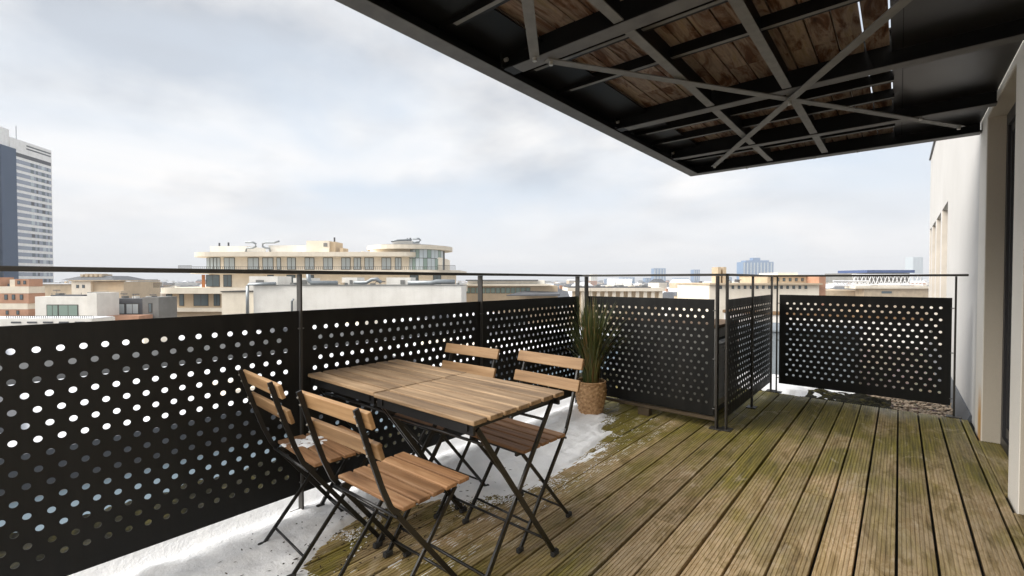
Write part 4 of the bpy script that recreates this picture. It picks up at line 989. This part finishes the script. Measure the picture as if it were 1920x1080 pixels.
for i, (u, Z, v, lab) in enumerate(spots):
    a = W(u, Z); wd = rng.uniform(7, 11); dp = rng.uniform(7, 10); z = HV(v, Z); wm, rm = (hp + hp[:2] + hp[2:4])[i]
    t = thing('townhouse', lab, 'house', (a.x, a.y, -24), YAW + rng.uniform(-0.4, 0.4), 'townhouses in the middle distance')
    bpart(t, 'wall', M[wm], (-wd / 2, wd / 2, 0, dp, 0, z + 24 - 3)); zz = z + 24
    MB().add([(-wd / 2 - .2, -.2, zz - 3), (wd / 2 + .2, -.2, zz - 3), (wd / 2 + .2, dp + .2, zz - 3), (-wd / 2 - .2, dp + .2, zz - 3), (-wd / 2 - .2, dp / 2, zz), (wd / 2 + .2, dp / 2, zz)], [(0, 1, 5, 4), (2, 3, 4, 5), (0, 4, 3), (1, 2, 5), (0, 3, 2, 1)]).build('roof', M[rm], t)
    bpart(t, 'chimney', M['brick'], (wd * 0.2, wd * 0.2 + 0.9, dp / 2 - 0.4, dp / 2 + 0.4, zz - 1, zz + 1.0))
    for k in range(3):
        x = -wd / 2 + wd * (k + 0.3) / 3; bpart(t, 'window', M['wglass'], (x, x + wd * 0.16, -0.06, -0.01, zz - 6.2, zz - 4.2))
t = thing('mansard_house', 'grey slate roofed house with steep pyramid roof near the enclosure', 'house', (*W(1316, 140), -24), YAW)
bpart(t, 'wall', M['tan'], (-5, 6, 0, 10, 0, HV(556, 140) + 24))
zb, zt = HV(556, 140) + 24, HV(533, 140) + 24
MB().add([(-5.3, -.3, zb), (6.3, -.3, zb), (6.3, 10.3, zb), (-5.3, 10.3, zb), (-2.4, 3, zt), (3, 3, zt), (3, 7, zt), (-2.4, 7, zt)], [(0, 1, 5, 4), (1, 2, 6, 5), (2, 3, 7, 6), (3, 0, 4, 7), (4, 5, 6, 7)]).build('roof', M['slate'], t)

# far towers
def tower(label, u0, u1, v, Z, mat, dp=30, name='office_tower', bands=0, bm='wpale'):
    a, b = W(u0, Z), W(u1, Z); L = (b - a).length; zt = HV(v, Z)
    t = thing(name, label, 'tower', (a.x, a.y, -24), YAW)
    bpart(t, 'wall', M[mat], (0, L, 0, dp, 0, zt + 24))
    for k in range(bands):
        x = L * (k + 0.15) / bands; bpart(t, 'mullion', M[bm], (x, x + L * 0.34 / bands, -0.8, -0.05, 20, zt + 24 - 2))
    return t, L, zt + 24
Zt = 1500
for (lab, u0, u1, v, mt, bd) in (('stepped dark blue glass tower, tallest of the hazy left cluster', 1226, 1248, 503, 'gblue', 4), ('lower blue glass slab joined to the stepped tower', 1210, 1226, 521, 'gblue', 3), ('squat blue glass block in the skyline haze', 1266, 1291, 521, 'gblue', 5), ('slim pale blue tower right of the squat block', 1301, 1312, 505.5, 'gblue', 3), ('wide low hazy blue block left of the stepped tower', 1164, 1190, 520, 'gblue', 4),
                                 ('low broad blue block right of the slim pale blue tower', 1352, 1372, 519, 'gblue', 4), ('short blue glass block far left of the skyline cluster', 1136, 1150, 523, 'gblue', 3), ('very pale slender tower beside the white wall', 1711, 1730, 482, 'wpale', 3), ('pale cream slab tower in the haze behind the reed plant', 1108, 1120, 514, 'offwhite', 3), ('small grey blue block at the right of the skyline cluster', 1322, 1345, 528, 'gblue', 3)):
    tower(lab, u0, u1, v, Zt + 0.3 * (u0 % 7) * 40, mt, bands=bd)
t, L, zt = tower('broad blue glass skyscraper with white ribs, stepped crown and spire', 1393, 1450, 491, 1400, 'gblue', 40, bands=9)
q14 = 1400 / FPX
bpart(t, 'crown', M['gblue'], (L * 0.12, L * 0.88, 5, 35, zt + 0.1, zt + 5 * q14 * 0.6)); bpart(t, 'crown', M['gblue'], (L * 0.38, L * 0.62, 10, 30, zt + 5 * q14 * 0.6 + 0.1, zt + 8 * q14))
MB().tube([(L * 0.5, 20, zt + 8 * q14), (L * 0.5, 20, zt + 17 * q14)], 0.8, 6).build('spire', M['lattice'], t)

# the rest of the city reads as one mass of roofs
rng = random.Random(5); m = MB(); mats = [M['white'], M['cream'], M['tan'], M['brick'], M['greyw'], M['slate'], M['snowroof'], M['beige']]
for _ in range(3600):
    Z = 330 * (2600 / 330) ** rng.random(); u = rng.uniform(-250, 2150); a = W(u, Z); wd, dp = rng.uniform(8, 22), rng.uniform(8, 22); h = rng.uniform(8, 16) + (rng.random() < 0.05) * rng.uniform(3, 9)
    h = min(h, 22.5 + (Z > 900) * 8); an = rng.uniform(0, 1.57); ca, sa = math.cos(an), math.sin(an); mi = rng.choice((0, 0, 1, 1, 2, 3, 4, 7))
    P = [(a.x + x * ca - y * sa, a.y + x * sa + y * ca) for x, y in ((-wd / 2, -dp / 2), (wd / 2, -dp / 2), (wd / 2, dp / 2), (-wd / 2, dp / 2))]
    m.add([(x, y, -24) for x, y in P] + [(x, y, -24 + h) for x, y in P], [(0, 1, 5, 4), (1, 2, 6, 5), (2, 3, 7, 6), (3, 0, 4, 7)], mi)
    rp = rng.choice((5, 5, 6, 6, 4))
    if rng.random() < 0.6:
        e0, e1 = [((P[0][i] + P[3][i]) / 2) for i in (0, 1)], [((P[1][i] + P[2][i]) / 2) for i in (0, 1)]
        m.add([(x, y, -24 + h) for x, y in P] + [(*e0, -24 + h + 3.2), (*e1, -24 + h + 3.2)], [(0, 1, 5, 4), (2, 3, 4, 5), (0, 4, 3), (1, 2, 5)], rp)
    else: m.add([(x, y, -24 + h) for x, y in P], [(0, 1, 2, 3)], rp)
tag(m.build('distant_city', mats), kind='stuff')

# ------------------------------------------------------------------ haze
hm = bpy.data.materials.new('haze_air'); hm.use_nodes = True; ht = hm.node_tree; ht.nodes.clear()
ho = ht.nodes.new('ShaderNodeOutputMaterial'); hv = ht.nodes.new('ShaderNodeVolumePrincipled')
hv.inputs['Color'].default_value = (0.90, 0.94, 1.0, 1); hv.inputs['Density'].default_value = 0.00036; hv.inputs['Anisotropy'].default_value = 0.0
ht.links.new(hv.outputs[0], ho.inputs['Volume'])
m = MB(); m.box(-3600, 1800, -1500, 3600, -25.5, 130)
HAZE = True
if HAZE: tag(m.build('haze', hm), kind='stuff')
